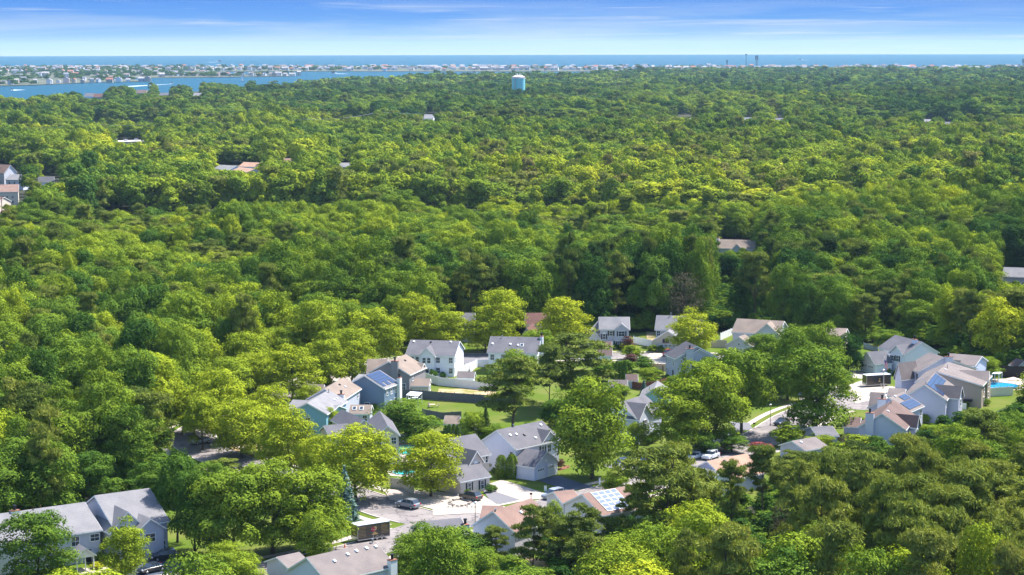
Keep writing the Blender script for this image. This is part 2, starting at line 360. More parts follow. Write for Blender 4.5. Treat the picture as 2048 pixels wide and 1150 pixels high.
# driveways, gravel yards and bare patches
PATCH = [('driveway', 'X6', [(355, 668), (398, 655), (660, 742), (490, 778), (420, 760)], DRIVE, .102), ('gravel_yard', 'X6', [(395, 612), (500, 578), (560, 590), (870, 690), (850, 735), (650, 742), (398, 655)], GRAVEL, .098),
         ('gravel_yard', 'X5', [(850, 730), (1000, 735), (1480, 770), (1643, 850), (1643, 935), (1400, 935), (1130, 870), (900, 820)], GRAVEL, .098), ('driveway', 'X6', [(795, 580), (965, 540), (1275, 640), (1080, 665), (980, 640)], DRIVED, .102),
         ('gravel_yard', 'X6', [(-60, 700), (330, 690), (470, 780), (330, 850), (-60, 870)], GRAVEL, .104),
         ('driveway', 'Z6', [(1110, 670), (1370, 690), (1370, 870), (1080, 860), (1030, 770)], CONC, .102), ('driveway', 'X4', [(190, 520), (370, 520), (370, 590), (250, 575)], CONC, .102),
         ('driveway', 'X4', [(250, 640), (370, 600), (640, 660), (720, 690), (600, 780), (400, 780), (300, 800)], CONC, .11), ('dirt_patch', 'Z1', [(1400, 925), (2300, 930), (2300, 1035), (1480, 1015), (1380, 985)], DIRT, .03),
         ('dry_lawn', 'T2', [(620, 860), (1010, 820), (1080, 930), (900, 985), (700, 960)], LAWN2, .03), ('driveway', 'T2', [(820, 440), (960, 390), (1240, 430), (1220, 500), (1000, 520)], CONC, .10),
         ('path', 'X5', [(880, 585), (1100, 585), (1110, 640), (900, 620)], CONC, .03), ('driveway', 'X6', [(1330, 450), (1643, 440), (1643, 520), (1450, 500)], DRIVE, .03),
         ('pool_deck', 'X5', [(965, 360), (1240, 345), (1240, 500), (960, 520)], CONC, .03), ('pool_deck', 'Y2', [(1400, 700), (2200, 690), (2200, 900), (1400, 900)], CONC, .03),
         ('parking_lot', 'X8', [(1330, 1010), (1840, 1000), (2300, 1400), (1000, 1400), (1150, 1100)], DRIVED, .03), ('path', 'X8', [(700, 1090), (1140, 1075), (1150, 1115), (720, 1140)], CONC, .03),
         ('dirt_patch', 'Z6', [(1040, 340), (1190, 350), (1190, 480), (1060, 480)], DIRT, .03), ('driveway', 'F', [(925, 716), (985, 716), (985, 732), (930, 732)], DRIVE, .10), ('driveway', 'F', [(640, 752), (720, 742), (730, 762), (650, 772)], CONC, .10),
         ('driveway', 'X3', [(930, 1080), (1100, 1090), (1130, 1150), (1000, 1160)], DRIVE, .10), ('driveway', 'X7', [(560, 330), (820, 330), (820, 420), (560, 420)], DRIVE, .03), ('mulch_bed', 'X6', [(970, 480), (1060, 455), (1065, 475), (985, 500)], MULCH, .035),
         ('gravel_yard', 'F', [(1000, 1115), (1240, 1120), (1300, 1180), (1000, 1180)], DIRT, .03), ('dry_lawn', 'Z5', [(0, 770), (280, 760), (280, 800), (0, 820)], LAWN2, .03)]
ZO['X7'] = (1250, 800, 4.1075)
for n_, k_, pts_, m_, z_ in PATCH: psheet(n_, k_, pts_, z_, m_)

# ------------------------------------------------------------------ foliage
def leafmat(name, stops, trans=0.35, gloss=0.06):
    m = bpy.data.materials.new(name); m.use_nodes = True; t = m.node_tree; t.nodes.clear()
    o = N(t, 'ShaderNodeOutputMaterial')
    at = N(t, 'ShaderNodeAttribute', attribute_type='INSTANCER', attribute_name='tint')
    oi = N(t, 'ShaderNodeObjectInfo'); lv = N(t, 'ShaderNodeAttribute', attribute_type='GEOMETRY', attribute_name='leaf')
    v = math_(t, 'ADD', at.outputs['Fac'], math_(t, 'MULTIPLY', math_(t, 'SUBTRACT', lv.outputs['Fac'], .5), .22), True)
    r = ramp(t, stops); t.links.new(v, r.inputs[0])
    hv = math_(t, 'ADD', 0.82, math_(t, 'MULTIPLY', lv.outputs['Fac'], .36))
    c = mixc(t, 1.0, r.outputs[0], hv, 'MULTIPLY')
    df = N(t, 'ShaderNodeBsdfDiffuse'); tr = N(t, 'ShaderNodeBsdfTranslucent'); gl = N(t, 'ShaderNodeBsdfGlossy'); gl.inputs['Roughness'].default_value = .45
    gl.inputs[0].default_value = (.5, .6, .45, 1)
    t.links.new(c, df.inputs[0]); t.links.new(mixc(t, 1.0, c, (1.25, 1.2, .5), 'MULTIPLY'), tr.inputs[0])
    m1 = N(t, 'ShaderNodeMixShader'); m1.inputs[0].default_value = trans; m2 = N(t, 'ShaderNodeMixShader'); m2.inputs[0].default_value = gloss
    t.links.new(df.outputs[0], m1.inputs[1]); t.links.new(tr.outputs[0], m1.inputs[2]); t.links.new(m1.outputs[0], m2.inputs[1]); t.links.new(gl.outputs[0], m2.inputs[2])
    t.links.new(m2.outputs[0], o.inputs[0]); return m
LEAF = leafmat('broad_leaves', [(0.0, (.020, .058, .017)), (0.3, (.074, .150, .024)), (0.55, (.185, .262, .026)), (0.8, (.32, .375, .026)), (1.0, (.45, .46, .03))], .12, 0.0)
NEED = leafmat('pine_needles', [(0.0, (.035, .075, .025)), (0.35, (.125, .170, .036)), (0.7, (.24, .275, .05)), (1.0, (.24, .21, .075))], .20, 0.0)
SPRU = leafmat('blue_spruce_needles', [(0.0, (.035, .085, .075)), (1.0, (.10, .19, .19))], .1, .06)
REDL = leafmat('burgundy_leaves', [(0.0, (.055, .014, .022)), (0.5, (.12, .022, .035)), (1.0, (.33, .055, .075))], .3, .06)
GREYL = leafmat('bare_twigs', [(0.0, (.07, .06, .045)), (1.0, (.16, .14, .09))], .1, .0)

def quadmesh(name, Pos, Nrm, size, asp, leafv, mats, rng, twist=None, trunk=None):
    n = len(Pos)
    Nrm = Nrm/np.linalg.norm(Nrm, axis=1, keepdims=True)
    if twist is None: twist = rng.normal(size=(n, 3))
    T = twist-(twist*Nrm).sum(1, keepdims=True)*Nrm
    T /= np.linalg.norm(T, axis=1, keepdims=True)+1e-9
    B = np.cross(Nrm, T)
    s = size[:, None]; a = asp
    v = np.stack([Pos-T*s, Pos-B*s*a+T*s*.1, Pos+T*s, Pos+B*s*a+T*s*.1], 1).reshape(-1, 3)
    faces = np.arange(4*n).reshape(n, 4)
    lv = np.repeat(leafv, 4)
    me = bpy.data.meshes.new(name)
    nv = 4*n; tv = tf = None
    if trunk is not None and len(trunk.v):
        tv = np.array(trunk.v); nv += len(tv)
    me.vertices.add(nv); co = v if tv is None else np.concatenate([v, tv]); me.vertices.foreach_set('co', co.ravel())
    loops = list(faces.ravel()); starts = list(range(0, 4*n, 4)); tot = [4]*n; mi = [0]*n
    if tv is not None:
        for f in trunk.f:
            starts.append(len(loops)); tot.append(len(f)); loops += [4*n+i for i in f]; mi.append(1)
    me.loops.add(len(loops)); me.loops.foreach_set('vertex_index', loops)
    me.polygons.add(len(starts)); me.polygons.foreach_set('loop_start', starts); me.polygons.foreach_set('loop_total', tot)
    for m in mats: me.materials.append(m)
    if len(mats) > 1: me.polygons.foreach_set('material_index', mi)
    at = me.attributes.new('leaf', 'FLOAT', 'POINT')
    at.data.foreach_set('value', np.concatenate([lv, np.zeros(nv-4*n)]))
    me.update(calc_edges=True); me.validate(); return me
def rdir(rng, n): v = rng.normal(size=(n, 3)); return v/np.linalg.norm(v, axis=1, keepdims=True)
# every tree is modelled 10 m tall and about 7.5 m wide, then scaled
def broad(seed, nb, nl, leaf, flat=.62, open_=0.0, shape='round', base=2.0):
    rng = np.random.default_rng(seed)
    zc = (10+base)/2; hz = (10-base)/2; R = 3.75
    cs = []; k = 0
    while len(cs) < nb and k < 9000:
        k += 1
        d = rdir(rng, 1)[0]; r = rng.uniform(.25, 1)**.5*.86
        p = np.array([d[0]*R*r, d[1]*R*r, zc+d[2]*hz*min(.93, r*1.08)])
        if d[2] < 0: p[:2] *= 1+.5*(-d[2])*r
        h = (p[2]-base)/(10-base)
        if shape == 'oval': p[:2] *= .55+.6*math.sin(math.pi*min(1, max(.05, h*.9+.12)))
        if shape == 'vase': p[:2] *= .45+.62*h**.6
        if shape == 'dome': p[:2] *= 1.12-.5*h
        p[:2] += rng.normal(size=2)*.22
        if len(cs) and min(np.linalg.norm(p-c) for c in cs) < (R*1.05/nb**.36): continue
        cs.append(p)
    Pos = []; Nr = []; Sz = []; Lv = []
    for c in cs:
        rb = rng.uniform(.66, 1.22)*R*1.08/nb**.30; bv = rng.uniform(0, 1)
        m = int(nl*rb*rb/(R*1.0/nb**.30)**2)
        u = rdir(rng, m); u[:, 2] = np.where(u[:, 2] < -.35, -u[:, 2], u[:, 2])
        wob = 1+.28*np.sin(u[:, 0]*4+c[0]*3)*np.cos(u[:, 1]*4+c[1]*5)
        rr = rng.uniform(.72, 1.08, m)*rb*wob
        pos = c+u*rr[:, None]*np.array([1.12, 1.12, flat])
        nr = u*1.05+rng.normal(size=(m, 3))*.34+np.array([0, 0, .15])
        Pos.append(pos); Nr.append(nr); Sz.append(leaf*rng.uniform(.55, 1.3, m)); Lv.append(np.clip(bv*.6+rng.uniform(0, .4, m), 0, 1))
    Pos = np.concatenate(Pos); return Pos, np.concatenate(Nr), np.concatenate(Sz), np.concatenate(Lv), rng, cs
def pine(seed, nb, nl, leaf, base=3.2):
    rng = np.random.default_rng(seed); cs = []
    for i in range(nb):
        h = rng.uniform(0, 1)**.8; z = base+(9.6-base)*h
        rad = 3.3*math.sqrt(max(.06, 1-((h-.40)/.64)**2))*rng.uniform(.25, 1.0); a = rng.uniform(0, 2*math.pi)
        cs.append(np.array([math.cos(a)*rad, math.sin(a)*rad, z+rad*.12]))
    Pos = []; Nr = []; Sz = []; Lv = []; Tw = []
    for c in cs:
        rb = rng.uniform(.6, 1.15)*2.9/nb**.27; bv = rng.uniform(0, 1); m = int(nl*rng.uniform(.6, 1.3))
        u = rdir(rng, m); u[:, 2] = np.abs(u[:, 2])*.9-.12
        pos = c+u*rng.uniform(.35, 1.05, (m, 1))*rb*np.array([1.15, 1.15, .62])
        tw = u+np.array([0, 0, .55])+rng.normal(size=(m, 3))*.25
        Pos.append(pos); Tw.append(tw); Nr.append(u*.7+rng.normal(size=(m, 3))*.45+np.array([0, 0, .45])); Sz.append(leaf*rng.uniform(.6, 1.3, m)); Lv.append(np.clip(bv*.6+rng.uniform(0, .4, m), 0, 1))
    return np.concatenate(Pos), np.concatenate(Nr), np.concatenate(Sz), np.concatenate(Lv), rng, cs, np.concatenate(Tw)
def conifer(seed, n, leaf, R=2.0, top=10, base=.4, colm=False):
    rng = np.random.default_rng(seed); h = 1-np.sqrt(rng.uniform(0, 1, n)) if not colm else rng.uniform(0, 1, n)
    a = rng.uniform(0, 2*math.pi, n); lay = np.abs(np.sin(h*34))*.28+.78
    if colm: rad = R*np.sqrt(np.clip(1-np.abs(h*1.9-.8)**2.4/1.5, 0.02, 1))*rng.uniform(.85, 1.05, n)*(1+.12*np.sin(a*5+h*3))
    else: rad = R*(1-h)**.9*lay*rng.uniform(.55, 1.05, n)*(1+.16*np.sin(a*7+h*30))
    pos = np.stack([np.cos(a)*rad, np.sin(a)*rad, base+h*(top-base)-(0 if colm else rad*.18)], 1)
    nr = np.stack([np.cos(a), np.sin(a), np.full(n, .7)], 1)+rng.normal(size=(n, 3))*.5
    return pos, nr, leaf*rng.uniform(.6, 1.3, n), rng.uniform(0, 1, n), rng
def trunkmb(rng, cs, base, r=.17, top=7.5, limbs=6, lean=.25, thin=1.0):
    mb = MB(); p = Vector((0, 0, -.3)); n = 6; pts = [p]
    lx, ly = rng.uniform(-lean, lean, 2)
    for i in range(1, n+1):
        h = top*i/n; pts.append(Vector((lx*h/5+rng.normal()*.06, ly*h/5+rng.normal()*.06, h)))
    rad = [r*1.35]+[r*(1-.8*i/n) for i in range(1, n+1)]
    for i in range(n): mb.tube(pts[i], pts[i+1], rad[i], rad[i+1], 7, cap=(i == n-1))
    idx = rng.permutation(len(cs))[:limbs]
    for i in idx:
        c = cs[i]; z = max(base*.7, min(top*.92, c[2]-1.3*rng.uniform(.5, 1.2)-np.hypot(c[0], c[1])*.3)); k = min(n-1, int(z/top*n)); f = z/top*n-k
        a = pts[k].lerp(pts[k+1], min(1, f)); e = Vector(c)*.96+Vector((0, 0, -.1)); md = a.lerp(e, .5)+Vector((0, 0, .25))
        mb.tube(a, md, r*.42*thin, r*.28*thin, 5, False); mb.tube(md, e, r*.28*thin, r*.08, 5, True)
    return mb
TREE = {}
def mk(kind, lod, data, mt, asp, tk=None, tw=None, bark=BARK):
    pos, nr, sz, lv, rng = data[:5]
    r_ = np.percentile(np.hypot(pos[:, 0], pos[:, 1]), 97); zt = np.percentile(pos[:, 2], 99.7)
    fx = 3.75/r_ if kind in ('broad', 'airy', 'pine', 'shrub', 'redtree', 'twiggy') else 1.0; fz = 10/zt
    pos = pos*np.array([fx, fx, fz])
    if tk is not None: tk.v = [(a*fx, b*fx, c*fz) if c > 1.5 else (a, b, c*fz) for a, b, c in tk.v]
    crown = quadmesh('crown', pos, nr, sz, asp, lv, [mt], rng, tw)
    tr = None
    if tk is not None:
        o = tk.build('trunk', bark); tr = o.data; bpy.data.objects.remove(o)
    TREE.setdefault((kind, lod), []).append((crown, tr))
#        seed blobs leaves size flat shape
SPEC_B = [(11, 28, 720, .125, .86, 'round', .3), (12, 36, 580, .125, .80, 'dome', .2), (13, 26, 720, .13, .8, 'oval', .3), (14, 42, 500, .12, .78, 'round', .5), (15, 32, 620, .125, .88, 'vase', .5), (16, 24, 780, .13, .82, 'dome', .2)]
for s_, nb, nl, lf, fl, sh, bs in SPEC_B:
    d = broad(s_, nb, nl, lf, fl, shape=sh, base=bs); mk('broad', 0, d, LEAF, .62, trunkmb(d[4], d[5], bs, .17, 7.2, 8))
for s_, nb, nl, lf, fl, sh, bs in SPEC_B:
    d = broad(s_+50, 18, 210, .26, fl, shape=sh, base=bs); mk('broad', 1, d, LEAF, .7)
    d = broad(s_+90, 9, 50, .62, fl, shape=sh, base=bs); mk('broad', 2, d, LEAF, .75)
for s_ in (21, 22, 23, 24):                    # airy street trees with fine foliage
    d = broad(s_, 88, 200, .125, .80, shape=('round', 'round', 'dome', 'oval')[s_-21], base=.7); mk('airy', 0, d, LEAF, .6, trunkmb(d[4], d[5], 2.0, .15, 7.8, 16))
for s_ in (31, 32, 33, 34, 35):
    d = pine(s_, 46, 230, .33, (2.6, 3.4, 2.0, 4.0, 2.8)[s_-31]); mk('pine', 0, d, NEED, .20, trunkmb(d[4], d[5], 3.0, .14, 9.2, 26, .5, .7), d[6], PBARK)
    d = pine(s_+10, 22, 70, .5, 3.0); mk('pine', 1, d, NEED, .4, None, d[6])
    d = pine(s_+20, 8, 18, 1.35, 2.5); mk('pine', 2, d, NEED, .5, None, d[6])
d = conifer(61, 5200, .24, 2.3); mk('spruce', 0, d, SPRU, .4, trunkmb(d[4], [np.array([0, 0, 8])], 1, .14, 8, 1, .02))
d = conifer(62, 4600, .24, 2.2); mk('darkspruce', 0, d, NEED, .4, trunkmb(d[4], [np.array([0, 0, 8])], 1, .14, 8, 1, .02))
d = conifer(63, 3600, .30, 1.9, 10, .2, True); mk('arbor', 0, d, LEAF, .35, trunkmb(d[4], [np.array([0, 0, 8])], 1, .14, 6, 1, .02))
d = broad(71, 26, 170, .26, .7, base=.2, shape='dome'); mk('shrub', 0, d, LEAF, .6, trunkmb(d[4], d[5], .5, .10, 4, 8))
d = broad(72, 40, 110, .26, .5, base=1.2, shape='round'); mk('redtree', 0, d, REDL, .5, trunkmb(d[4], d[5], 1.2, .12, 6, 14))
d = broad(73, 80, 26, .30, .5, base=2.0, shape='vase'); mk('twiggy', 0, d, GREYL, .10, trunkmb(d[4], d[5], 2, .16, 8.5, 44, .3, .8))
TREE[('broad', 0)] += TREE[('airy', 0)][:3]
def tree(name, kind, loc, h, wd, tint, label, cat='tree', group=None, var=0, rot=None, wid=7.5):
    cm, tm = TREE[(kind, 0)][var % len(TREE[(kind, 0)])]
    r = thing(name, label, cat, loc, group)
    r.rotation_euler.z = rot if rot is not None else random.uniform(0, 6.28); r.scale = (wd/wid, wd/wid, h/10)
    c = bpy.data.objects.new('crown', cm); C.objects.link(c); c.parent = r; c['tint'] = float(tint)
    if tm is not None:
        k = bpy.data.objects.new('trunk', tm); C.objects.link(k); k.parent = r
    return r
TREES_PLACED = []
def ptree(kind, x, yb, yt, wpx, tint, label, name=None, cat='tree', var=0, group=None, rot=None):
    b = G(x, yb); s = P(b)[2]/FPX
    # height: top of crown at yt, standing over the trunk
    lo, hi = .5, 60.0
    for _ in range(40):
        m_ = (lo+hi)/2
        if P(b+Vector((0, 0, m_)))[1] > yt: lo = m_
        else: hi = m_
    nm = name or {'broad': 'leafy_tree', 'airy': 'street_tree', 'pine': 'pine_tree', 'spruce': 'spruce_tree', 'darkspruce': 'spruce_tree', 'arbor': 'arborvitae', 'shrub': 'shrub', 'redtree': 'maple_tree', 'twiggy': 'bare_tree'}[kind]
    wpx = wpx*(1.06 if kind in ('broad', 'airy') else 1.0)
    wd_ = wpx*s*(1.0 if kind not in ('spruce', 'darkspruce', 'arbor') else 1.75)
    TREES_PLACED.append((b.x, b.y, wpx*s/2))
    return tree(nm, kind, b, lo, wd_, tint, label, cat, group, var, rot)

# ------------------------------------------------------------------ houses
def solve_block(s):
    """s: dict with k, p0, p1 (eave line of the wall we see), He, and kind 'g' (gable wall) or 'e' (eave wall)"""
    k = s['k']; He = s['He']; z0 = s.get('z0', 0.0)
    A = G(*q(k, *s['p0']), He); B = G(*q(k, *s['p1']), He); A.z = B.z = 0
    u = (B-A); L = u.length; u.normalize(); n = Vector((-u.y, u.x, 0))
    if n.dot(A) < 0: n = -n
    fw = s.get('fw', 0.0); A = A-n*fw; B = B-n*fw
    D = s.get('D', 8.0); rise = s.get('rise', 2.6); t = s.get('t', .5)
    if s['kind'] == 'g':
        if 'apex' in s:
            d = ray(*q(k, *s['apex'])); nn = n
            tt = (A-CAM).dot(nn)/d.dot(nn); X = CAM+d*tt
            rise = X.z-He
            if s.get('asym'): t = min(.8, max(.2, (X-A).dot(u)/L))
        for key, base in (('fr', None), ('fe', None)):
            if key in s:
                o = (A+u*L*t+Vector((0, 0, He+rise))) if key == 'fr' else B+Vector((0, 0, He))
                tx, ty = q(k, *s[key]); best = 1e9
                for i in range(20, 260):
                    pr = P(o+n*(i*.1)); e = (pr[0]-tx)**2+(pr[1]-ty)**2
                    if e < best: best = e; D = i*.1
        if rise < 0.8 or rise > 6.5: rise = min(max(rise, 1.4), 4.5)
        fr = dict(O=A, c=u, W=L, a=n, Ln=D, t=t)
    else:
        if 'fe' in s:
            tx, ty = q(k, *s['fe']); best = 1e9
            for i in range(30, 160):
                pr = P(B+n*(i*.1)+Vector((0, 0, He))); e = (pr[0]-tx)**2+(pr[1]-ty)**2
                if e < best: best = e; D = i*.1
        if 'ry' in s:
            rx, ry = q(k, *s['ry']); best = 1e9
            for i in range(5, 60):
                pa = P(A+n*D*t+Vector((0, 0, He+i*.1))); pb = P(B+n*D*t+Vector((0, 0, He+i*.1)))
                f = (rx-pa[0])/(pb[0]-pa[0]+1e-6); y = pa[1]+(pb[1]-pa[1])*f
                if abs(y-ry) < best: best = abs(y-ry); rise = i*.1
            rise = min(max(rise, 1.2), 4.6)
        fr = dict(O=A, c=n, W=D, a=u, Ln=L, t=t)
    fr.update(He=He, rise=rise, z0=z0, A=A, B=B, u=u, n=n, L=L, D=D, kind=s['kind'], sink=s.get('sink', 0))
    return fr
def add_block(wm, rm, tm, b, ov=.32):
    O, c, W, a, Ln, t, He, z0 = b['O'], b['c'], b['W'], b['a'], b['Ln'], b['t'], b['He'], b['z0']
    rz = He+b['rise']; Z = lambda v, z: Vector((v.x, v.y, z))
    zb = z0 if z0 > 0 else -.3
    prof = [Z(O, zb), Z(O+c*W, zb), Z(O+c*W, He), Z(O+c*W*t, rz-.02), Z(O, He)]
    wm.prism(prof, a*Ln)
    th = .16
    for s0, s1 in ((0, t), (1, t)):
        e = O+c*W*s0; r = O+c*W*t; d = (e-r); run = d.length; d.normalize(); sl = b['rise']/run
        e2 = e+d*ov; ez = He-sl*ov
        p = [Z(e2-a*ov, ez+.02), Z(r-a*ov, rz+.02), Z(r-a*ov, rz+.02+th), Z(e2-a*ov, ez+.02+th)]
        rm.prism(p, a*(Ln+2*ov))
        # rake and eave boards
        for off in (-ov-.05, Ln+ov+.004):
            base = [Z(e2+a*off, ez-.10), Z(r+a*off, rz-.10), Z(r+a*off, rz+.13), Z(e2+a*off, ez+.13)]
            tm.prism(base, a*.046)
        tm.prism([Z(e2-a*ov, ez-.10), Z(e2+d*.05-a*ov, ez-.10), Z(e2+d*.05-a*ov, ez+.12), Z(e2-a*ov, ez+.12)], a*(Ln+2*ov))
def wall_frame(b, side):
    A, B, u, n = b['A'], b['B'], b['u'], b['n']
    if side == 'f': return A, u, -n, b['L']
    if side == 'r': return B, n, u, b['D']
    if side == 'l': return A, n, -u, b['D']
    if side == 'b': return A+n*b['D'], u, n, b['L']
def on_wall(b, side, s, z, proud=0.0):
    o, d, nn, L = wall_frame(b, side); p = o+d*(s*L if abs(s) <= 1 else s)+nn*proud; return Vector((p.x, p.y, z)), d, nn
def window(root, b, side, s, z, w_=1.0, h_=1.4, shut=False, panes=True, arch=False, label=None, name='window'):
    p, d, nn = on_wall(b, side, s, z); mb = MB(); Z = Vector((0, 0, 1)); fw = .10
    o = p-d*w_/2; mb.box(o-d*fw, d*fw, nn*.07, Z*h_); mb.box(o+d*w_, d*fw, nn*.07, Z*h_)
    mb.box(o-d*fw-Z*fw, d*(w_+2*fw), nn*.09, Z*fw); mb.box(o-d*fw+Z*h_, d*(w_+2*fw), nn*.08, Z*fw)
    if panes:
        mb.box(o+Z*(h_/2-.03)+nn*.03, d*w_, nn*.03, Z*.06)
        if w_ > .8: mb.box(o+d*(w_/2-.02)+nn*.03, d*.04, nn*.022, Z*h_)
    if arch:
        pts = [o+Z*(h_+fw)+d*(w_/2+(w_/2+.08)*math.cos(a_))+Z*(w_/2*math.sin(a_)) for a_ in [math.pi*i/8 for i in range(9)]]
        mb.prism(pts, nn*.06)
    f = mb.build(name, TRIM, root, root.location)
    g = MB(); g.box(o, d*w_, nn*.032, Z*h_); pn = g.build('pane', GLASS, f, root.location)
    if shut:
        for sgn in (0, 1):
            m2 = MB(); x = o-d*(fw+.42) if sgn == 0 else o+d*(w_+fw); m2.box(x-Z*.05, d*.40, nn*.05, Z*(h_+.1))
            for kk in range(6): m2.box(x+d*.05+Z*(.05+kk*h_/6)+nn*.05, d*.30, nn*.015, Z*(h_/6-.08))
            m2.build('shutter', SHUT, root, root.location)
    return f
def garage_door(root, b, side, s, w_=2.5, h_=2.15, lights=True):
    p, d, nn = on_wall(b, side, s, 0); Z = Vector((0, 0, 1)); o = p-d*w_/2; mb = MB()
    mb.box(o, d*w_, nn*.05, Z*h_)
    for i in range(4):
        for j in range(4): mb.box(o+d*(w_*(j+.08)/4)+Z*(h_*(i+.12)/4)+nn*.05, d*(w_*.84/4), nn*.02, Z*(h_*.76/4))
    mb.box(o-d*.12, d*.12, nn*.09, Z*(h_+.12)); mb.box(o+d*w_, d*.12, nn*.09, Z*(h_+.12)); mb.box(o-d*.12+Z*h_, d*(w_+.24), nn*.085, Z*.14)
    f = mb.build('garage_door', DOORW, root, root.location)
    if lights:
        for j in range(4):
            g = MB(); g.box(o+d*(w_*(j+.2)/4)+Z*(h_*.80)+nn*.07, d*(w_*.6/4), nn*.01, Z*(h_*.12)); g.build('pane', GLASS, f, root.location)
def door(root, b, side, s, m=None, w_=.95, h_=2.1):
    p, d, nn = on_wall(b, side, s, 0.1); Z = Vector((0, 0, 1)); o = p-d*w_/2; mb = MB(); mb.box(o, d*w_, nn*.05, Z*h_)
    for i in range(2): mb.box(o+d*w_*.15+Z*(.15+i*h_*.5)+nn*.05, d*w_*.7, nn*.02, Z*h_*.38)
    f = mb.build('door', m or DARKM, root, root.location); h = MB(); h.tube(o+d*w_*.88+Z*1.0+nn*.05, o+d*w_*.88+Z*1.0+nn*.12, .035, .035); h.build('handle', METAL, f, root.location)
def chimney(root, b, side, s, w_=1.6, dep=.85, top=1.0, m=None, inset=False):
    p, d, nn = on_wall(b, side, s, 0); Z = Vector((0, 0, 1)); zt = b['He']+b['rise']+top; o = p-d*w_/2
    if inset: o = o-nn*(dep+inset)
    mb = MB(); mb.box(o-Z*.3, d*w_, nn*dep, Z*(zt+.3)); c = mb.build('chimney', m or root.get('_wall') and WALL[root['_wall']] or TRIM, root, root.location)
    g = MB(); g.box(o-d*.05-nn*.05+Z*zt, d*(w_+.1), nn*(dep+.1), Z*.10); g.build('chimney_cap', BRICKC, c, root.location)
    g = MB(); q_ = o+d*w_*.5+nn*dep*.5+Z*(zt+.16); g.tube(q_, q_+Z*.65, .22, .22, 10); g.tube(q_+Z*.65, q_+Z*.8, .34, .30, 10); g.build('flue', DARKM, c, root.location)
def roof_pt(b, side, s, f):      # side f/b for 'e' blocks, l/r for 'g' blocks; s along ridge 0..1, f 0 at the eave 1 at the ridge
    O, c, W, a, Ln, t = b['O'], b['c'], b['W'], b['a'], b['Ln'], b['t']
    near = side in ('f', 'l'); x = t*f if near else 1-(1-t)*f
    p = O+c*W*x+a*Ln*s; return Vector((p.x, p.y, b['He']+b['rise']*f+.19))
def roof_axes(b, side):
    o = roof_pt(b, side, 0, 0); e = (roof_pt(b, side, 1, 0)-o).normalized(); up = (roof_pt(b, side, 0, 1)-o).normalized(); nn = e.cross(up)
    if nn.z < 0: nn = -nn
    return e, up, nn
def roof_vents(root, b, side, pts, m=None):
    e, up, nn = roof_axes(b, side)
    for s, f in pts:
        p = roof_pt(b, side, s, f); mb = MB(); mb.box(p-e*.25-up*.25-nn*.05, e*.5, up*.5, nn*.16); mb.box(p-e*.18-up*.30+nn*.11, e*.36, up*.5, nn*.12)
        mb.build('roof_vent', m or METAL, root, root.location)
def pipe(root, b, side, s, f, h=.7):
    p = roof_pt(b, side, s, f); mb = MB(); Z = Vector((0, 0, 1)); mb.tube(p-Z*.3, p+Z*h, .09, .09, 8); mb.tube(p+Z*h, p+Z*(h+.14), .2, .16, 8); mb.build('vent_pipe', METAL, root, root.location)
def skylight(root, b, side, s, f):
    e, up, nn = roof_axes(b, side); p = roof_pt(b, side, s, f); mb = MB(); mb.box(p-e*.45-up*.6-nn*.1, e*.9, up*1.2, nn*.22); f_ = mb.build('skylight', TRIM, root, root.location)
    g = MB(); g.box(p-e*.36-up*.5+nn*.12, e*.72, up*1.0, nn*.02); g.build('pane', GLASS, f_, root.location)
def solar(root, b, side, s0, s1, f0, f1, nx, ny, skip=(), m=None):
    e, up, nn = roof_axes(b, side); o = roof_pt(b, side, s0, f0); L = (roof_pt(b, side, s1, f0)-o).length; Hh = (roof_pt(b, side, s0, f1)-o).length
    if (roof_pt(b, side, s1, f0)-o).dot(e) < 0: e = -e
    mb = MB(); fr = MB(); pw, ph = L/nx, Hh/ny
    for i in range(nx):
        for j in range(ny):
            if (i, j) in skip: continue
            p = o+e*(i*pw)+up*(j*ph); fr.box(p+e*.01+up*.01+nn*.05, e*(pw-.02), up*(ph-.02), nn*.05)
            mb.box(p+e*.06+up*.06+nn*.10, e*(pw-.12), up*(ph-.12), nn*.012)
    f_ = fr.build('solar_array', METAL if m is SOLARL else SFRAME, root, root.location); mb.build('solar_cells', m or SOLAR, f_, root.location)
SOLVED = {}
def house(name, label, wall, roof, blocks, group=None, cat='house', lower=None):
    bs = [solve_block(x) for x in blocks]
    b0 = bs[0]; ctr = b0['O']+b0['c']*b0['W']/2+b0['a']*b0['Ln']/2
    root = thing(name, label, cat, (ctr.x, ctr.y, 0), group); root['_wall'] = wall
    wm, rm, tm = MB(), MB(), MB()
    for b in bs: add_block(wm, rm, tm, b, .22 if b['He'] < 3 else .32)
    wm.build('wall', WALL[wall], root, root.location); rm.build('roof', ROOF[roof], root, root.location); tm.build('fascia', TRIM, root, root.location)
    for b, x in zip(bs, blocks):
        for side, ss, rows in x.get('win', []):
            for r_ in rows:
                z = (.9, 3.55, 1.0)[r_]+b['z0']*0
                for s_ in ss: window(root, b, side, s_, z, x.get('ww', .95), x.get('wh', 1.35), x.get('shut', False))
    return root, bs
INFO = []; FOUND = []
def B_(kind, k, p0, p1, He=5.4, **kw): return dict(kind=kind, k=k, p0=p0, p1=p1, He=He, **kw)
hs = []
def Hs(*a, **kw):
    r, bs = house(*a, **kw); TREES_PLACED.append((r.location.x, r.location.y, 5)); INFO.append((a[1][:40], [(round(b['L'], 1), round(b['D'], 1), round(b['rise'], 1)) for b in bs], [tuple(round(v) for v in P(b['B'])[:2]) for b in bs]))
    del r['_wall']; return r, bs
_h0 = house
def house_keep(*a, **kw): return _h0(*a, **kw)
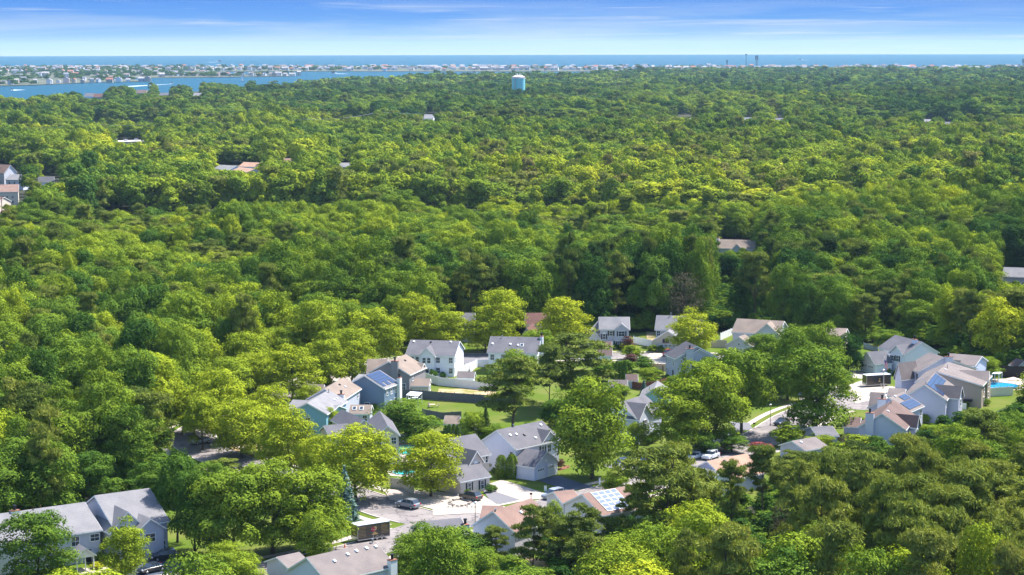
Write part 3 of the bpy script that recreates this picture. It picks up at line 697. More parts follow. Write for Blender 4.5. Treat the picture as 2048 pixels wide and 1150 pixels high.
def H(name, label, wall, roof, blocks, fn=None, **kw):
    r, bs = house(name, label, wall, roof, blocks, **kw)
    for b in bs:
        c_ = b['O']+b['c']*b['W']/2+b['a']*b['Ln']/2; TREES_PLACED.append((c_.x, c_.y, max(b['W'], b['Ln'])/2))
    INFO.append((label[:44], [(round(b['L'], 1), round(b['D'], 1), round(b['rise'], 1)) for b in bs], [tuple(round(v) for v in P(b['B'])[:2]) for b in bs]))
    if fn: fn(r, bs)
    if name in ('family_house', 'cape_house', 'colonial_house', 'townhouse_row') and bs[0]['A'].length < 700:
        FOUND.append((bs, label))
    del r['_wall']; return r

H('colonial_house', 'white two storey house with grey roof and centre rear gable, behind the long white fence', 'white', 'grey',
  [B_('e', 'Z1', (895, 385), (1640, 405), 5.5, ry=(1400, 170), fe=(1805, 320), win=[('f', [.66, .93], [0, 1]), ('r', [.08], [0, 1])]),
   B_('g', 'Z1', (1110, 392), (1340, 398), 5.5, apex=(1250, 285), D=4, fw=.9)],
  lambda r, b: (window(r, b[1], 'f', .30, 3.6, .8, 1.3), window(r, b[1], 'f', .62, 3.6, .8, 1.3), window(r, b[1], 'f', .42, .15, 1.5, 2.1, name='patio_door'), window(r, b[1], 'f', .80, .5, .6, 1.6),
                window(r, b[0], 'f', .12, 3.6, .7, 1.3), window(r, b[0], 'f', .22, 3.6, .8, 1.3), roof_vents(r, b[0], 'f', [(.42, .85)], DARKM), roof_vents(r, b[0], 'f', [(.06, .85), (.84, .9)], TRIM)))
H('colonial_house', 'long white house with grey roof and skylight, half hidden by the pines', 'white', 'grey',
  [B_('e', 'Z5', (290, 665), (1055, 682), 5.5, ry=(700, 432), fe=(1170, 600), win=[('f', [.08, .3, .5, .72, .92], [0, 1]), ('r', [.4], [1])])],
  lambda r, b: (skylight(r, b[0], 'f', .66, .45), roof_vents(r, b[0], 'f', [(.05, .5), (.42, .5), (.58, .45)], TRIM), pipe(r, b[0], 'f', .22, .92, .5), chimney(r, b[0], 'r', .5, 1.4, .8, .4)))
H('family_house', 'taupe house with tan roof and tall chimney between the blue house and the white one', 'taupe', 'tan',
  [B_('g', 'Z1', (305, 668), (935, 700), 5.4, apex=(620, 500), fe=(1180, 580), win=[('r', [.2], [1])]), B_('e', 'Z1', (280, 690), (560, 690), 4.2, ry=(540, 465), D=8),
   B_('g', 'Z1', (1075, 640), (1160, 600), 5.0, apex=(1112, 548), D=3.5, fw=.5, win=[('f', [.5], [1])])],
  lambda r, b: (chimney(r, b[0], 'f', .66, 1.7, .9, .3), window(r, b[0], 'f', .86, 1.6, .9, 1.5), roof_vents(r, b[0], 'r', [(.6, .7)], DARKM)))
H('family_house', 'slate blue house with dark solar panels covering its rear roof', 'blue', 'light',
  [B_('g', 'Z1', (-60, 880), (540, 920), 5.4, apex=(240, 722), fe=(752, 822)), B_('e', 'Z1', (30, 830), (260, 845), 4.6, ry=(130, 705), D=9)],
  lambda r, b: (solar(r, b[0], 'r', .02, .96, .30, .97, 6, 4), solar(r, b[0], 'r', .02, .22, .05, .30, 1, 2), solar(r, b[0], 'r', .34, .58, .05, .30, 1, 2), solar(r, b[0], 'r', .68, .96, .05, .30, 2, 2), window(r, b[0], 'r', .2, 3.5, .7, 1.2), window(r, b[0], 'r', .5, 3.5, .9, 1.2), window(r, b[0], 'r', .82, 3.5, .9, 1.2),
                window(r, b[0], 'r', .8, .2, 1.6, 2.0, name='patio_door'), window(r, b[0], 'r', .45, .9, .7, 1.1), window(r, b[0], 'f', .55, .9, 1.1, .9), chimney(r, b[0], 'r', .97, 1.2, .8, -1.3, TRIM)))
H('family_house', 'grey walled house with pale tan roof, white chimney and skylit rear wing', 'grey', 'tan',
  [B_('g', 'Z2', (360, 450), (905, 468), 5.4, apex=(632, 302), fe=(1235, 370), win=[('r', [.15, .85], [1])]), B_('e', 'Z2', (325, 485), (560, 490), 2.8, ry=(560, 235), D=6.5),
   B_('e', 'Z2', (1020, 690), (1335, 692), 2.7, ry=(1200, 555), D=5.5, win=[('f', [.75], [2])])],
  lambda r, b: (chimney(r, b[0], 'f', .98, 1.5, .9, -1.0, TRIM), skylight(r, b[2], 'f', .2, .55), skylight(r, b[2], 'f', .55, .55), roof_vents(r, b[0], 'r', [(.55, .75)], DARKM), roof_vents(r, b[0], 'r', [(.62, .5)], TRIM), window(r, b[2], 'f', .3, .1, 1.9, 2.0, name='patio_door')))
H('family_house', 'sky blue gabled house with light grey roof, lowest of the left hand row', 'teal', 'light',
  [B_('g', 'Z2', (70, 670), (650, 690), 5.4, apex=(362, 525), fr=(690, 350)), B_('e', 'Z2', (50, 605), (330, 620), 4.2, ry=(220, 510), D=7), B_('g', 'Z2', (700, 690), (960, 610), 4.6, apex=(850, 560), D=4)],
  lambda r, b: (roof_vents(r, b[0], 'r', [(.72, .35), (.84, .35)], TRIM), pipe(r, b[0], 'r', .9, .85, .7), window(r, b[0], 'f', .5, 3.2, 1, 1.2)))
H('family_house', 'lilac sided grey roofed house with stepped ridge, behind the turquoise pool', 'pinkw', 'grey',
  [B_('g', 'Z2', (1440, 1032), (1790, 1020), 5.4, apex=(1578, 885), fr=(1200, 815), win=[('f', [.78], [0, 1])]), B_('g', 'Z2', (1075, 935), (1400, 905), 5.8, apex=(1195, 790), fr=(860, 730)), B_('g', 'Z2', (565, 950), (700, 1015), 4.9, apex=(630, 885), D=9)],
  lambda r, b: (window(r, b[0], 'f', .12, 3.2, .9, 1.3), window(r, b[0], 'f', .2, .9, .8, 1.2)))
def _h7(r, b):
    garage_door(r, b[2], 'f', .27, 2.3); garage_door(r, b[2], 'f', .73, 2.3); roof_vents(r, b[0], 'r', [(.12, .62), (.25, .6), (.55, .25)], TRIM); roof_vents(r, b[0], 'r', [(.40, .5)], DARKM); roof_vents(r, b[0], 'r', [(.9, .8)], TRIM)
    window(r, b[1], 'f', .5, 3.4, 1.0, 1.4, arch=True); window(r, b[1], 'f', .5, .8, 1.2, 1.5); window(r, b[0], 'r', .12, 3.5, .6, 1.0); window(r, b[0], 'f', .14, 3.7, .9, 1.1); window(r, b[0], 'f', .88, 3.3, .8, 1.4)
    window(r, b[0], 'r', .62, 3.5, .9, 1.3, True); pipe(r, b[0], 'r', .35, .98, .4)
    p, d, nn = on_wall(b[2], 'f', .5, 3.35); m = MB(); m.tube(p, p+nn*.08, .32, .32, 16); m.tube(p+nn*.08, p+nn*.1, .22, .22, 12); m.build('gable_vent', TRIM, r, r.location)
H('family_house', 'large pale grey house with dark shingle roof and double garage facing the sealed driveway', 'pale', 'grey',
  [B_('g', 'Z4', (870, 425), (1430, 530), 5.5, apex=(1155, 245), fr=(1830, 105)), B_('g', 'Z4', (1810, 447), (2060, 392), 5.4, apex=(1925, 262), D=5, fw=.35), B_('g', 'X6', (775, 470), (965, 412), 2.75, apex=(870, 345), D=6.5)], _h7)
def _h9(r, b):
    window(r, b[1], 'f', .30, .55, .75, 1.6, True); window(r, b[1], 'f', .74, .55, .75, 1.6, True); window(r, b[2], 'f', .5, 3.45, .9, 1.3, True, arch=True); window(r, b[0], 'f', .93, 3.6, .5, 1.2); window(r, b[3], 'f', .5, 3.6, .8, 1.1)
H('cape_house', 'grey roofed house with steep dormers and black shutters beside the gravel drive', 'pinkw', 'grey',
  [B_('e', 'Z4', (430, 712), (1010, 610), 5.2, ry=(700, 325), D=9), B_('e', 'Z4', (560, 1050), (1020, 962), 2.7, D=6.5, rise=2.0), B_('g', 'Z4', (695, 765), (905, 722), 5.0, apex=(805, 572), D=4.5, z0=2.4), B_('g', 'Z4', (500, 610), (745, 555), 5.2, apex=(640, 440), D=5, z0=2.4)], _h9)
def _h10(r, b):
    window(r, b[1], 'f', .5, 3.5, 1.7, 1.35, True); window(r, b[0], 'f', .38, 3.55, .85, 1.25, True); window(r, b[0], 'f', .14, 2.6, .7, 1.4, True, arch=True); window(r, b[1], 'f', .2, .6, .9, 1.5, True); window(r, b[0], 'r', .3, 3.6, .8, 1.2)
H('family_house', 'sage grey house with black shutters and left garage wing, beside the red brown roof', 'sage', 'light',
  [B_('e', 'Z6', (318, 300), (770, 300), 5.4, ry=(600, 115), D=8.5), B_('g', 'Z6', (545, 302), (765, 302), 5.4, apex=(650, 222), D=4, fw=.5), B_('e', 'Z6', (150, 345), (345, 370), 4.0, ry=(260, 132), D=10), B_('g', 'Z6', (120, 480), (325, 468), 2.8, apex=(205, 338), D=6)], _h10)
H('family_house', 'small brown roofed house showing its bright white gable behind the pine', 'white', 'brown',
  [B_('e', 'Z6', (255, 712), (492, 712), 5.0, ry=(400, 500), fe=(600, 610), D=8)])
def _h12(r, b):
    p, d, nn = on_wall(b[1], 'f', .5, 3.2); m = MB(); m.tube(p, p+nn*.08, .38, .38, 8); m.build('gable_vent', BRICKC, r, r.location); garage_door(r, b[1], 'f', .5, 4.6, 2.1); pipe(r, b[0], 'f', .3, .98)
H('family_house', 'grey roofed house with cream garage gable and basketball hoop in front', 'cream', 'light',
  [B_('e', 'Z6', (1195, 300), (1900, 318), 5.4, ry=(1400, 95), D=8, win=[('f', [.06], [1])]), B_('g', 'Z6', (1130, 497), (1640, 515), 2.8, apex=(1385, 338), D=6.5)], _h12)
def _h13(r, b):
    chimney(r, b[1], 'f', .22, 2.0, .8, .25); window(r, b[0], 'f', .1, 3.5, .6, 1.1); window(r, b[0], 'f', .35, 3.4, .6, 1.2); window(r, b[0], 'f', .8, 3.3, .6, 1.3); door(r, b[0], 'f', .75); window(r, b[0], 'f', .15, .8, .7, 1.3)
H('family_house', 'pale grey two storey house with wide chimney breast, in the centre behind the maples', 'grey', 'dark',
  [B_('e', 'Z7', (215, 600), (350, 662), 5.5, ry=(500, 440), D=11), B_('g', 'Z7', (430, 668), (905, 652), 5.3, apex=(668, 536), D=8, asym=True), B_('g', 'Z7', (372, 668), (470, 690), 5.0, apex=(430, 625), D=5)], _h13)
def _h14(r, b):
    window(r, b[1], 'f', .12, 3.4, .8, 1.2, True, arch=True); p, d, nn = on_wall(b[2], 'f', .5, 3.1); m = MB(); m.tube(p, p+nn*.08, .36, .36, 14); g = m.build('round_window', TRIM, r, r.location); m = MB(); m.tube(p+nn*.08, p+nn*.1, .26, .26, 14); m.build('pane', GLASS, g, r.location)
    garage_door(r, b[2], 'f', .5, 4.6, 2.1); window(r, b[2], 'r', .3, 1.0, .7, 1.2); window(r, b[1], 'f', .6, 3.4, .9, 1.3, True)
H('family_house', 'grey sided house with broad tan roof and gabled garage, right of centre', 'sage', 'tan',
  [B_('e', 'Z7', (1130, 297), (1750, 333), 5.4, ry=(1500, 138), fe=(1895, 280)), B_('g', 'Z7', (1440, 322), (1770, 336), 5.4, apex=(1620, 190), D=5, fw=.6), B_('g', 'Z7', (1045, 470), (1385, 495), 2.8, apex=(1205, 368), fr=(1285, 320))], _h14)
def _h15(r, b):
    window(r, b[1], 'f', .55, 3.3, .9, 1.4, True); window(r, b[1], 'f', .15, 3.3, .8, 1.2, True); chimney(r, b[0], 'l', .15, 1.6, .9, .5, inset=3.6)
    garage_door(r, b[2], 'f', .3, 2.3, 2.1); garage_door(r, b[2], 'f', .72, 2.3, 2.1)
H('family_house', 'bright white house with dark grey roof and white double garage at the turning circle', 'white', 'grey',
  [B_('g', 'Y1', (862, 462), (1385, 428), 5.4, apex=(1117, 272), fr=(720, 170)), B_('g', 'Y1', (655, 425), (862, 465), 5.3, apex=(775, 330), D=4, fw=.4), B_('g', 'Y1', (165, 557), (395, 617), 2.8, apex=(280, 430), fr=(545, 408))], _h15)
def _h16(r, b):
    chimney(r, b[0], 'f', .5, 1.9, .8, .2); window(r, b[0], 'l', .1, 2.0, 1.0, 2.6); solar(r, b[1], 'f', .1, .5, .12, .3, 6, 1, m=SHUT)
H('family_house', 'pale blue gabled house with chimney breast, behind the beige house', 'pale', 'taupe',
  [B_('g', 'Y1', (1080, 735), (1985, 690), 5.2, apex=(1470, 512), asym=True, D=7), B_('e', 'Y1', (1480, 600), (1960, 642), 5.4, ry=(1650, 460), D=9), B_('g', 'Y1', (712, 800), (812, 818), 4.0, apex=(762, 612), fr=(1030, 610))], _h16)
def _h17(r, b):
    window(r, b[0], 'r', .25, 3.4, 1.1, 1.3, True); window(r, b[0], 'r', .75, 3.4, 1.1, 1.3, True); window(r, b[0], 'r', .25, .8, 1.1, 1.3, True); window(r, b[0], 'r', .75, .8, 1.1, 1.3, True)
    p, d, nn = on_wall(b[0], 'f', .80, 1.6); m = MB(); m.box(p-d*1.0, d*2.0, nn*.9, Vector((0, 0, .5))); m.build('awning', SHUT, r, r.location); pipe(r, b[0], 'r', .5, .9); roof_vents(r, b[0], 'r', [(.3, .9)], TRIM)
H('family_house', 'beige house with long sloping roof beside the backyard pool', 'beige', 'taupe',
  [B_('g', 'Y2', (110, 752), (1290, 822), 5.4, apex=(500, 580), asym=True, fe=(1405, 600)), B_('e', 'Y2', (900, 720), (1395, 740), 5.5, D=6, rise=1.8)], _h17)
def _h18(r, b):
    solar(r, b[0], 'r', .04, .95, .42, .96, 6, 3); solar(r, b[0], 'r', .04, .30, .14, .42, 2, 2, m=SOLAR); window(r, b[1], 'f', .5, 3.4, .9, 1.5); window(r, b[0], 'r', .1, 3.5, .7, 1.2); pipe(r, b[0], 'r', .05, .97, .5)
H('family_house', 'grey gabled house with bright blue solar panels and a small white dormer', 'lilac', 'taupe',
  [B_('g', 'Y3', (1000, 275), (1665, 312), 5.4, apex=(1335, 80), fr=(1570, -50)), B_('g', 'Y3', (1800, 268), (1862, 232), 5.6, apex=(1835, 150), D=6, fw=1.0), B_('e', 'Y3', (760, 250), (990, 262), 3.0, ry=(870, 150), D=6)], _h18)
def _h19(r, b):
    solar(r, b[0], 'r', .04, .96, .04, .52, 6, 3); solar(r, b[0], 'r', .45, .96, .56, .86, 4, 2); chimney(r, b[0], 'f', .34, 1.9, .9, -.3, WALL['white']); window(r, b[0], 'r', .3, 3.4, .8, 1.2); window(r, b[0], 'r', .85, 3.4, .8, 1.2); roof_vents(r, b[0], 'r', [(.3, .94)], TRIM)
H('family_house', 'white gabled house with tall white chimney and solar panels on its near slope', 'lilac', 'taupe',
  [B_('g', 'Y3', (455, 430), (1100, 495), 5.4, apex=(778, 285), fe=(1290, 378)), B_('e', 'Y3', (470, 420), (650, 430), 4.8, D=6)], _h19)
def _h20(r, b):
    chimney(r, b[0], 'f', .24, 1.7, .9, .1, WALL['lilac']); roof_vents(r, b[0], 'r', [(.25, .88)], TRIM); roof_vents(r, b[0], 'r', [(.5, .4), (.55, .3)], DARKM); pipe(r, b[0], 'r', .75, .97, .6); window(r, b[2], 'f', .5, 3.4, .7, 1.1)
H('family_house', 'blue grey gabled house with rosy brown roof and chimney, lowest of the right hand row', 'lilac', 'brown',
  [B_('g', 'Y3', (300, 735), (1022, 778), 5.4, apex=(662, 532), fr=(905, 385)), B_('e', 'Y3', (60, 735), (300, 745), 2.8, ry=(190, 598), D=6.5), B_('g', 'Y3', (1150, 720), (1205, 690), 5.4, apex=(1190, 590), D=6, fw=.6), B_('g', 'Y3', (345, 845), (690, 868), 2.6, apex=(515, 718), D=3.5)], _h20)
H('family_house', 'pale gabled house with rose pink roof at the bottom of the street', 'mist', 'pink',
  [B_('g', 'Y5', (150, 398), (625, 478), 5.0, apex=(390, 246), fr=(815, 160)), B_('e', 'Y5', (245, 320), (450, 325), 4.6, ry=(420, 195), D=7)], lambda r, b: (roof_vents(r, b[0], 'r', [(.5, .6)], TRIM), pipe(r, b[0], 'r', .02, .95, .3), window(r, b[0], 'f', .5, 2.6)))
H('family_house', 'grey roofed house with blue chimney, mostly behind the dark round tree', 'pale', 'grey', [B_('e', 'F', (858, 1078), (936, 1070), 4.6, ry=(890, 1040), D=8)], lambda r, b: chimney(r, b[0], 'r', .3, 1.4, .9, -.6, WALL['teal']))
H('family_house', 'grey gabled house with pale blue solar grid over a rose roof', 'mist', 'pink',
  [B_('g', 'Y5', (1190, 158), (1625, 285), 5.0, apex=(1388, 46), D=9.5), B_('e', 'Y5', (1180, 150), (1370, 130), 4.6, ry=(1360, 5), D=7)], lambda r, b: solar(r, b[0], 'r', .14, .72, .06, .96, 4, 5, m=SOLARL))
H('family_house', 'brown grey roofed house with row of white roof vents before the black trailer', 'pale', 'taupe',
  [B_('g', 'Y6', (125, 812), (655, 974), 5.0, apex=(388, 655), fr=(1270, 428)), B_('e', 'Y6', (130, 800), (400, 740), 3.0, ry=(430, 580), D=6)],
  lambda r, b: (roof_vents(r, b[0], 'r', [(.28, .62), (.52, .75), (.67, .80), (.83, .82), (.97, .8)], TRIM), pipe(r, b[0], 'r', .97, .96, .6), chimney(r, b[0], 'r', .95, 1.3, .9, -1.6, TRIM)))
H('family_house', 'low house with steep orange tan roof beside the street', 'lilac', 'orange',
  [B_('e', 'Y7', (690, 822), (1300, 700), 3.0, ry=(1078, 388), D=10, win=[('f', [.8], [2])])], lambda r, b: (roof_vents(r, b[0], 'f', [(.36, .84)], SHUT), roof_vents(r, b[0], 'f', [(.3, .45)], TRIM)))
H('family_house', 'pale dormered house mostly hidden by the pines beside the orange tan roof', 'white', 'light',
  [B_('g', 'Y7', (380, 860), (760, 780), 3.6, apex=(600, 690), D=8, win=[('f', [.5], [2])])])
H('family_house', 'house with smooth grey roof plane beside the clipped box balls, edge of the right woods', 'lilac', 'grey',
  [B_('e', 'Y4', (600, 262), (905, 250), 3.0, ry=(860, 112), D=8)])
H('family_house', 'house with brown grey roof nearest the red maples, edge of the right woods', 'lilac', 'taupe', [B_('e', 'Y4', (400, 480), (735, 420), 3.0, ry=(560, 275), D=7)], lambda r, b: roof_vents(r, b[0], 'f', [(.2, .7)], TRIM))
def _h26(r, b):
    window(r, b[1], 'f', .5, 3.3, .9, 1.5, True); window(r, b[1], 'f', .25, .6, .8, 1.6); window(r, b[1], 'f', .72, .6, .6, 1.6)
H('family_house', 'tall white house with dark grey roof and sunlit front gable, left of the big maples', 'pale', 'grey',
  [B_('g', 'Z8', (20, 700), (580, 765), 5.5, apex=(292, 522), fr=(690, 395)), B_('g', 'Z8', (588, 768), (780, 700), 5.5, apex=(670, 555), D=5, fw=.4)], _h26)
H('family_house', 'pale blue gabled house with solar panels, half covered by the cluster maples', 'teal', 'light',
  [B_('g', 'Z8', (640, 430), (1075, 440), 5.2, apex=(885, 300), D=10)], lambda r, b: (solar(r, b[0], 'r', .1, .9, .1, .5, 5, 3, m=SOLARL), pipe(r, b[0], 'l', .2, .6, .7)))
def _h28(r, b):
    window(r, b[0], 'f', .955, 3.5, 1.5, 1.1); window(r, b[0], 'f', .80, 3.1, 1.3, 1.5); window(r, b[2], 'f', .5, 3.0, 1.7, 1.3); window(r, b[3], 'f', .5, 3.0, 1.7, 1.3); door(r, b[0], 'f', .9); window(r, b[1], 'f', .9, .8, .9, 1.5); window(r, b[2], 'f', .45, .7, 1.6, 1.6)
    p, d, nn = on_wall(b[2], 'f', .5, 5.5); m = MB(); m.tube(p, p+nn*.08, .32, .32, 14); m.build('gable_vent', TRIM, r, r.location)
    chimney(r, b[0], 'f', .45, 1.5, .9, .3, TRIM, inset=6.5); pipe(r, b[0], 'f', .25, .98, .4)
H('townhouse_row', 'long grey roofed townhouse row with blue grey gables in the bottom left corner', 'grey', 'light',
  [B_('e', 'X8', (-260, 905), (920, 733), 5.2, ry=(400, 540), D=14), B_('e', 'X8', (1060, 720), (1540, 650), 5.6, ry=(1160, 388), D=15.5), B_('g', 'X8', (990, 740), (1300, 695), 5.2, apex=(1145, 575), D=8, fw=1.2), B_('g', 'X8', (1215, 735), (1465, 695), 5.0, apex=(1340, 640), D=6, fw=1.6)], _h28)
H('porch', 'small white porch roof on posts beside the yellow shrub', 'white', 'light', [B_('g', 'X8', (700, 985), (870, 960), 2.6, apex=(780, 905), D=2.6, z0=2.3)], lambda r, b: [(lambda m, p: (m.tube(p, p+Vector((0, 0, 2.4)), .1, .1), m.build('post', TRIM, r, r.location)))(MB(), on_wall(b[0], 'f', s_, 0, -.1)[0]) for s_ in (.05, .5, .95)], cat='porch')
H('family_house', 'dark grey roofed house behind the street trees, left of the red brown roof', 'grey', 'grey', [B_('e', 'Z5', (-190, 225), (60, 225), 5.2, ry=(-50, 50), D=8)])
H('family_house', 'red brown roofed house among the yellow green street trees', 'cream', 'red', [B_('e', 'Z5', (880, 225), (1240, 225), 5.2, ry=(1000, 52), D=8), B_('g', 'Z5', (800, 425), (1000, 430), 3.2, apex=(900, 290), D=9)])
H('family_house', 'tan roofed house with pink chimney peeping out above the left street trees', 'beige', 'brown', [B_('e', 'F', (752, 648), (800, 649), 5.2, ry=(780, 627), D=8)], lambda r, b: chimney(r, b[0], 'l', .5, 1.4, .9, .5, WALL['pinkw']))
H('family_house', 'tan gabled house with blue trim behind the dark cedar', 'beige', 'tan', [B_('e', 'F', (1640, 672), (1688, 674), 4.6, ry=(1668, 657), D=8)])
H('family_house', 'lone tan roofed house with white chimney deep in the woods', 'grey', 'tan', [B_('e', 'F', (1434, 496), (1508, 498), 5.0, ry=(1470, 480), D=9), B_('g', 'F', (1462, 499), (1484, 499), 4.6, apex=(1475, 489), D=4, fw=1.2)], lambda r, b: (chimney(r, b[0], 'l', .5, 1.6, 1, .5, TRIM), window(r, b[0], 'f', .3, 2.2, 1.2, 1.8), window(r, b[1], 'f', .5, 2.2, 1.4, 1.6)))
H('family_house', 'low grey bungalow at the right edge of the woods', 'lilac', 'light', [B_('e', 'F', (2006, 553), (2090, 556), 4.2, ry=(2030, 536), D=10, win=[('f', [.2, .5], [2])])])
# left hand group across the woods
H('large_house', 'big rose tan hipped house at the left edge across the woods', 'cream', 'pink', [B_('e', 'Y8', (-200, 455), (370, 445), 7.0, ry=(180, 300), D=16, win=[('f', [.3, .45, .6, .8], [0, 1])])])
H('family_house', 'cream gabled house with blue trimmed roof at the left edge, below the big one', 'cream', 'pink', [B_('g', 'Y8', (-60, 690), (220, 640), 5, apex=(90, 560), D=12)])
H('family_house', 'pale blue house with hipped grey roof behind the rose tan house', 'pale', 'light', [B_('e', 'Y8', (120, 200), (470, 205), 6, ry=(360, 95), D=12, win=[('f', [.2, .5, .8], [1])])])
H('family_house', 'white house with dark roof and bright gable, right of the hipped grey roof', 'white', 'dark', [B_('e', 'Y8', (800, 255), (1100, 250), 6.5, ry=(1000, 140), fe=(1200, 210), D=10)])
H('family_house', 'white house cut off by the left edge, above the hipped grey roof', 'white', 'pink', [B_('e', 'F', (-30, 344), (8, 346), 7, ry=(-10, 328), D=10)])
ALEFT = [((426, 338), (458, 340), 330, 'pale', 'light', 'small pale blue roofed house left of the pink roofed pair'), ((462, 342), (492, 346), 334, 'white', 'orange', 'lower house of the orange roofed pair in the left woods'), ((478, 333), (514, 334), 325, 'white', 'orange', 'upper house of the orange roofed pair in the left woods'),
         ((556, 325), (588, 325), 317, 'grey', 'pink', 'house with rosy roof right of the orange roofed pair'), ((672, 334), (706, 334), 326, 'pale', 'light', 'pale gabled house below the dark tree line, left of centre'), ((848, 237), (866, 237), 229, 'white', 'light', 'tiny white gabled house in the distant woods left of the water tower'),
         ((1424, 236), (1440, 236), 231, 'cream', 'tan', 'tan sliver of roof right of the long white building'), ((1545, 243), (1572, 243), 236, 'white', 'grey', 'distant grey roofed house beyond the right woods'), ((1728, 250), (1746, 250), 244, 'white', 'light', 'small pale house under the round tree, right woods'),
         ((1840, 246), (1872, 246), 239, 'pale', 'light', 'long pale roofed house in the right distance'), ((1884, 251), (1906, 251), 244, 'white', 'grey', 'blue grey gable at the far right woods'), ((2040, 262), (2058, 262), 257, 'cream', 'pink', 'rosy roof sliver at the right edge of the distant woods'),
         ((168, 193), (186, 193), 181, 'pale', 'grey', 'tall blue gabled house on the near bay shore'), ((186, 194), (208, 194), 187, 'beige', 'red', 'low red roofed house beside the blue gabled one on the bay shore'), ((272, 186), (292, 186), 180, 'cream', 'brown', 'brown roofed house among the bay shore trees'),
         ((318, 192), (338, 192), 184, 'lilac', 'grey', 'grey gabled house further right on the near bay shore'), ((386, 192), (400, 192), 186, 'white', 'light', 'small white box house on the bay side of the woods'), ((948, 213), (962, 213), 208, 'pinkw', 'pink', 'pale pink roof left below the water tower'), ((885, 212), (903, 212), 208, 'sage', 'light', 'sage roof in the far woods left of the water tower')]
for a_, b_, ry_, w_, r_, lb in ALEFT:
    H('distant_house', lb, w_, r_, [B_('e', 'F', a_, b_, 5.5 if a_[1] > 300 else 9, ry=((a_[0]+b_[0])/2, ry_), D=12 if a_[1] > 300 else 16)], group='houses scattered through the woods')
def longb(lb, p0, p1, He, D, m, rm):
    A = G(*p0, He); Bq = G(*p1, He); A.z = Bq.z = 0; r = thing('long_building', lb, 'building', (A+Bq)/2); d = Bq-A; n = Vector((-d.y, d.x, 0)).normalized()
    mb = MB(); mb.box(A, d, n*D, Vector((0, 0, He))); mb.build('wall', m, r, r.location); mb = MB(); u = d.normalized(); mb.box(A-u*.5-n*.5+Vector((0, 0, He+.004)), d+u, n*(D+1), Vector((0, 0, .5))); mb.build('roof', rm, r, r.location)
    mb = MB()
    for i in range(3): mb.box(A+d*(.2+.25*i)+n*D*.4+Vector((0, 0, He+.504)), u*3, n*3, Vector((0, 0, 1.6)))
    mb.build('roof_unit', METAL, r, r.location)
longb('long low flat roofed building beside the left power line', (216, 285), (300, 283), 5, 20, WALL['cream'], mat('white_flat_roof', (.7, .66, .64), .7, .05))
longb('long white flat roofed building in the right woods', (1338, 238), (1402, 240), 9, 30, WALL['lilac'], mat('white_flat_roof', (.7, .66, .64), .7, .05))
longb('short white flat roofed building right of the long one', (1484, 240), (1506, 240), 7, 25, WALL['cream'], MATS['white_flat_roof'])

# ------------------------------------------------------------------ street trees and garden trees
T = ptree
T('airy', 483, 917, 800, 125, .72, 'yellow green street tree with bare trunk on the sunny corner lawn', var=0)
T('airy', 440, 882, 738, 125, .74, 'tall lime green tree behind the corner lawn tree', var=1)
T('broad', 405, 900, 790, 80, .70, 'bright green tree leaning over the left bend of the street', var=2)
T('airy', 585, 800, 692, 118, .74, 'broad yellow green tree left of the sky blue house', var=2)
T('airy', 650, 778, 664, 92, .70, 'yellow green tree behind the parked silver car', var=3)
T('broad', 628, 742, 602, 96, .66, 'tall bright green tree highest in the left street row', var=0)
T('airy', 704, 768, 655, 98, .70, 'street tree just left of the taupe house roof', var=1)
T('airy', 745, 735, 617, 112, .72, 'large yellow green tree behind the taupe house', var=0)
T('airy', 832, 700, 588, 98, .78, 'golden green tree above the white colonial roof, left one', var=2)
T('airy', 897, 705, 610, 88, .74, 'golden green tree above the right end of the white colonial roof', var=3)
T('airy', 1000, 702, 578, 108, .76, 'tall golden green tree left of the red brown roof', var=1)
T('airy', 970, 706, 628, 78, .80, 'lower golden tree in front of the tall one by the dark roof', var=0)
T('airy', 1125, 702, 594, 108, .84, 'brightest yellow green tree right of the red brown roof', var=2)
T('airy', 1385, 716, 616, 98, .82, 'yellow green tree between the cream garage and the beige fence', var=3)
T('airy', 578, 958, 815, 122, .76, 'yellow tinted street tree in front of the sky blue house', var=2)
T('airy', 640, 980, 870, 90, .74, 'low yellow green tree beside the blue spruce', var=1)
T('airy', 712, 1004, 852, 158, .76, 'wide airy street tree covering the lilac sided house', var=0)
T('airy', 862, 993, 864, 128, .78, 'single yellow green street tree in the gravel yard by the turning kerb', var=1)
T('broad', 470, 1118, 945, 170, .50, 'large mid green maple in front of the townhouses', name='maple_tree', var=0)
T('broad', 545, 1108, 925, 165, .56, 'large green maple with the highest crown left of the lower trailer', name='maple_tree', var=3)
T('broad', 630, 1100, 935, 150, .56, 'broad green maple beside the blue spruce', name='maple_tree', var=1)
T('broad', 632, 1128, 1022, 92, .54, 'lower green maple branch tree behind the black trailer', name='maple_tree', var=4)
T('spruce', 690, 1046, 936, 58, .55, 'blue spruce at the lawn corner', var=0)
T('broad', 1184, 958, 757, 158, .56, 'tall open maple with straight trunk on the front lawn', name='maple_tree', var=4)
T('broad', 1358, 905, 772, 138, .60, 'left maple of the cluster on the near side of the street bend', name='maple_tree', var=3)
T('broad', 1412, 898, 724, 150, .58, 'middle maple of the cluster by the street bend', name='maple_tree', var=0)
T('broad', 1482, 868, 698, 135, .50, 'darker maple of the cluster next to the lamp post', name='maple_tree', var=2)
T('broad', 1575, 800, 652, 100, .42, 'deep green maple behind the street near the tan roof', name='maple_tree', var=1)
T('broad', 1640, 780, 646, 90, .46, 'tall deep green tree left of the flagpole', var=5)
T('broad', 1633, 872, 695, 158, .44, 'big round dark maple with thick trunk over the parked sedan', name='maple_tree', var=3)
T('broad', 1697, 745, 668, 74, .08, 'dark flat topped cedar beside the flagpole', name='cedar_tree', var=1)
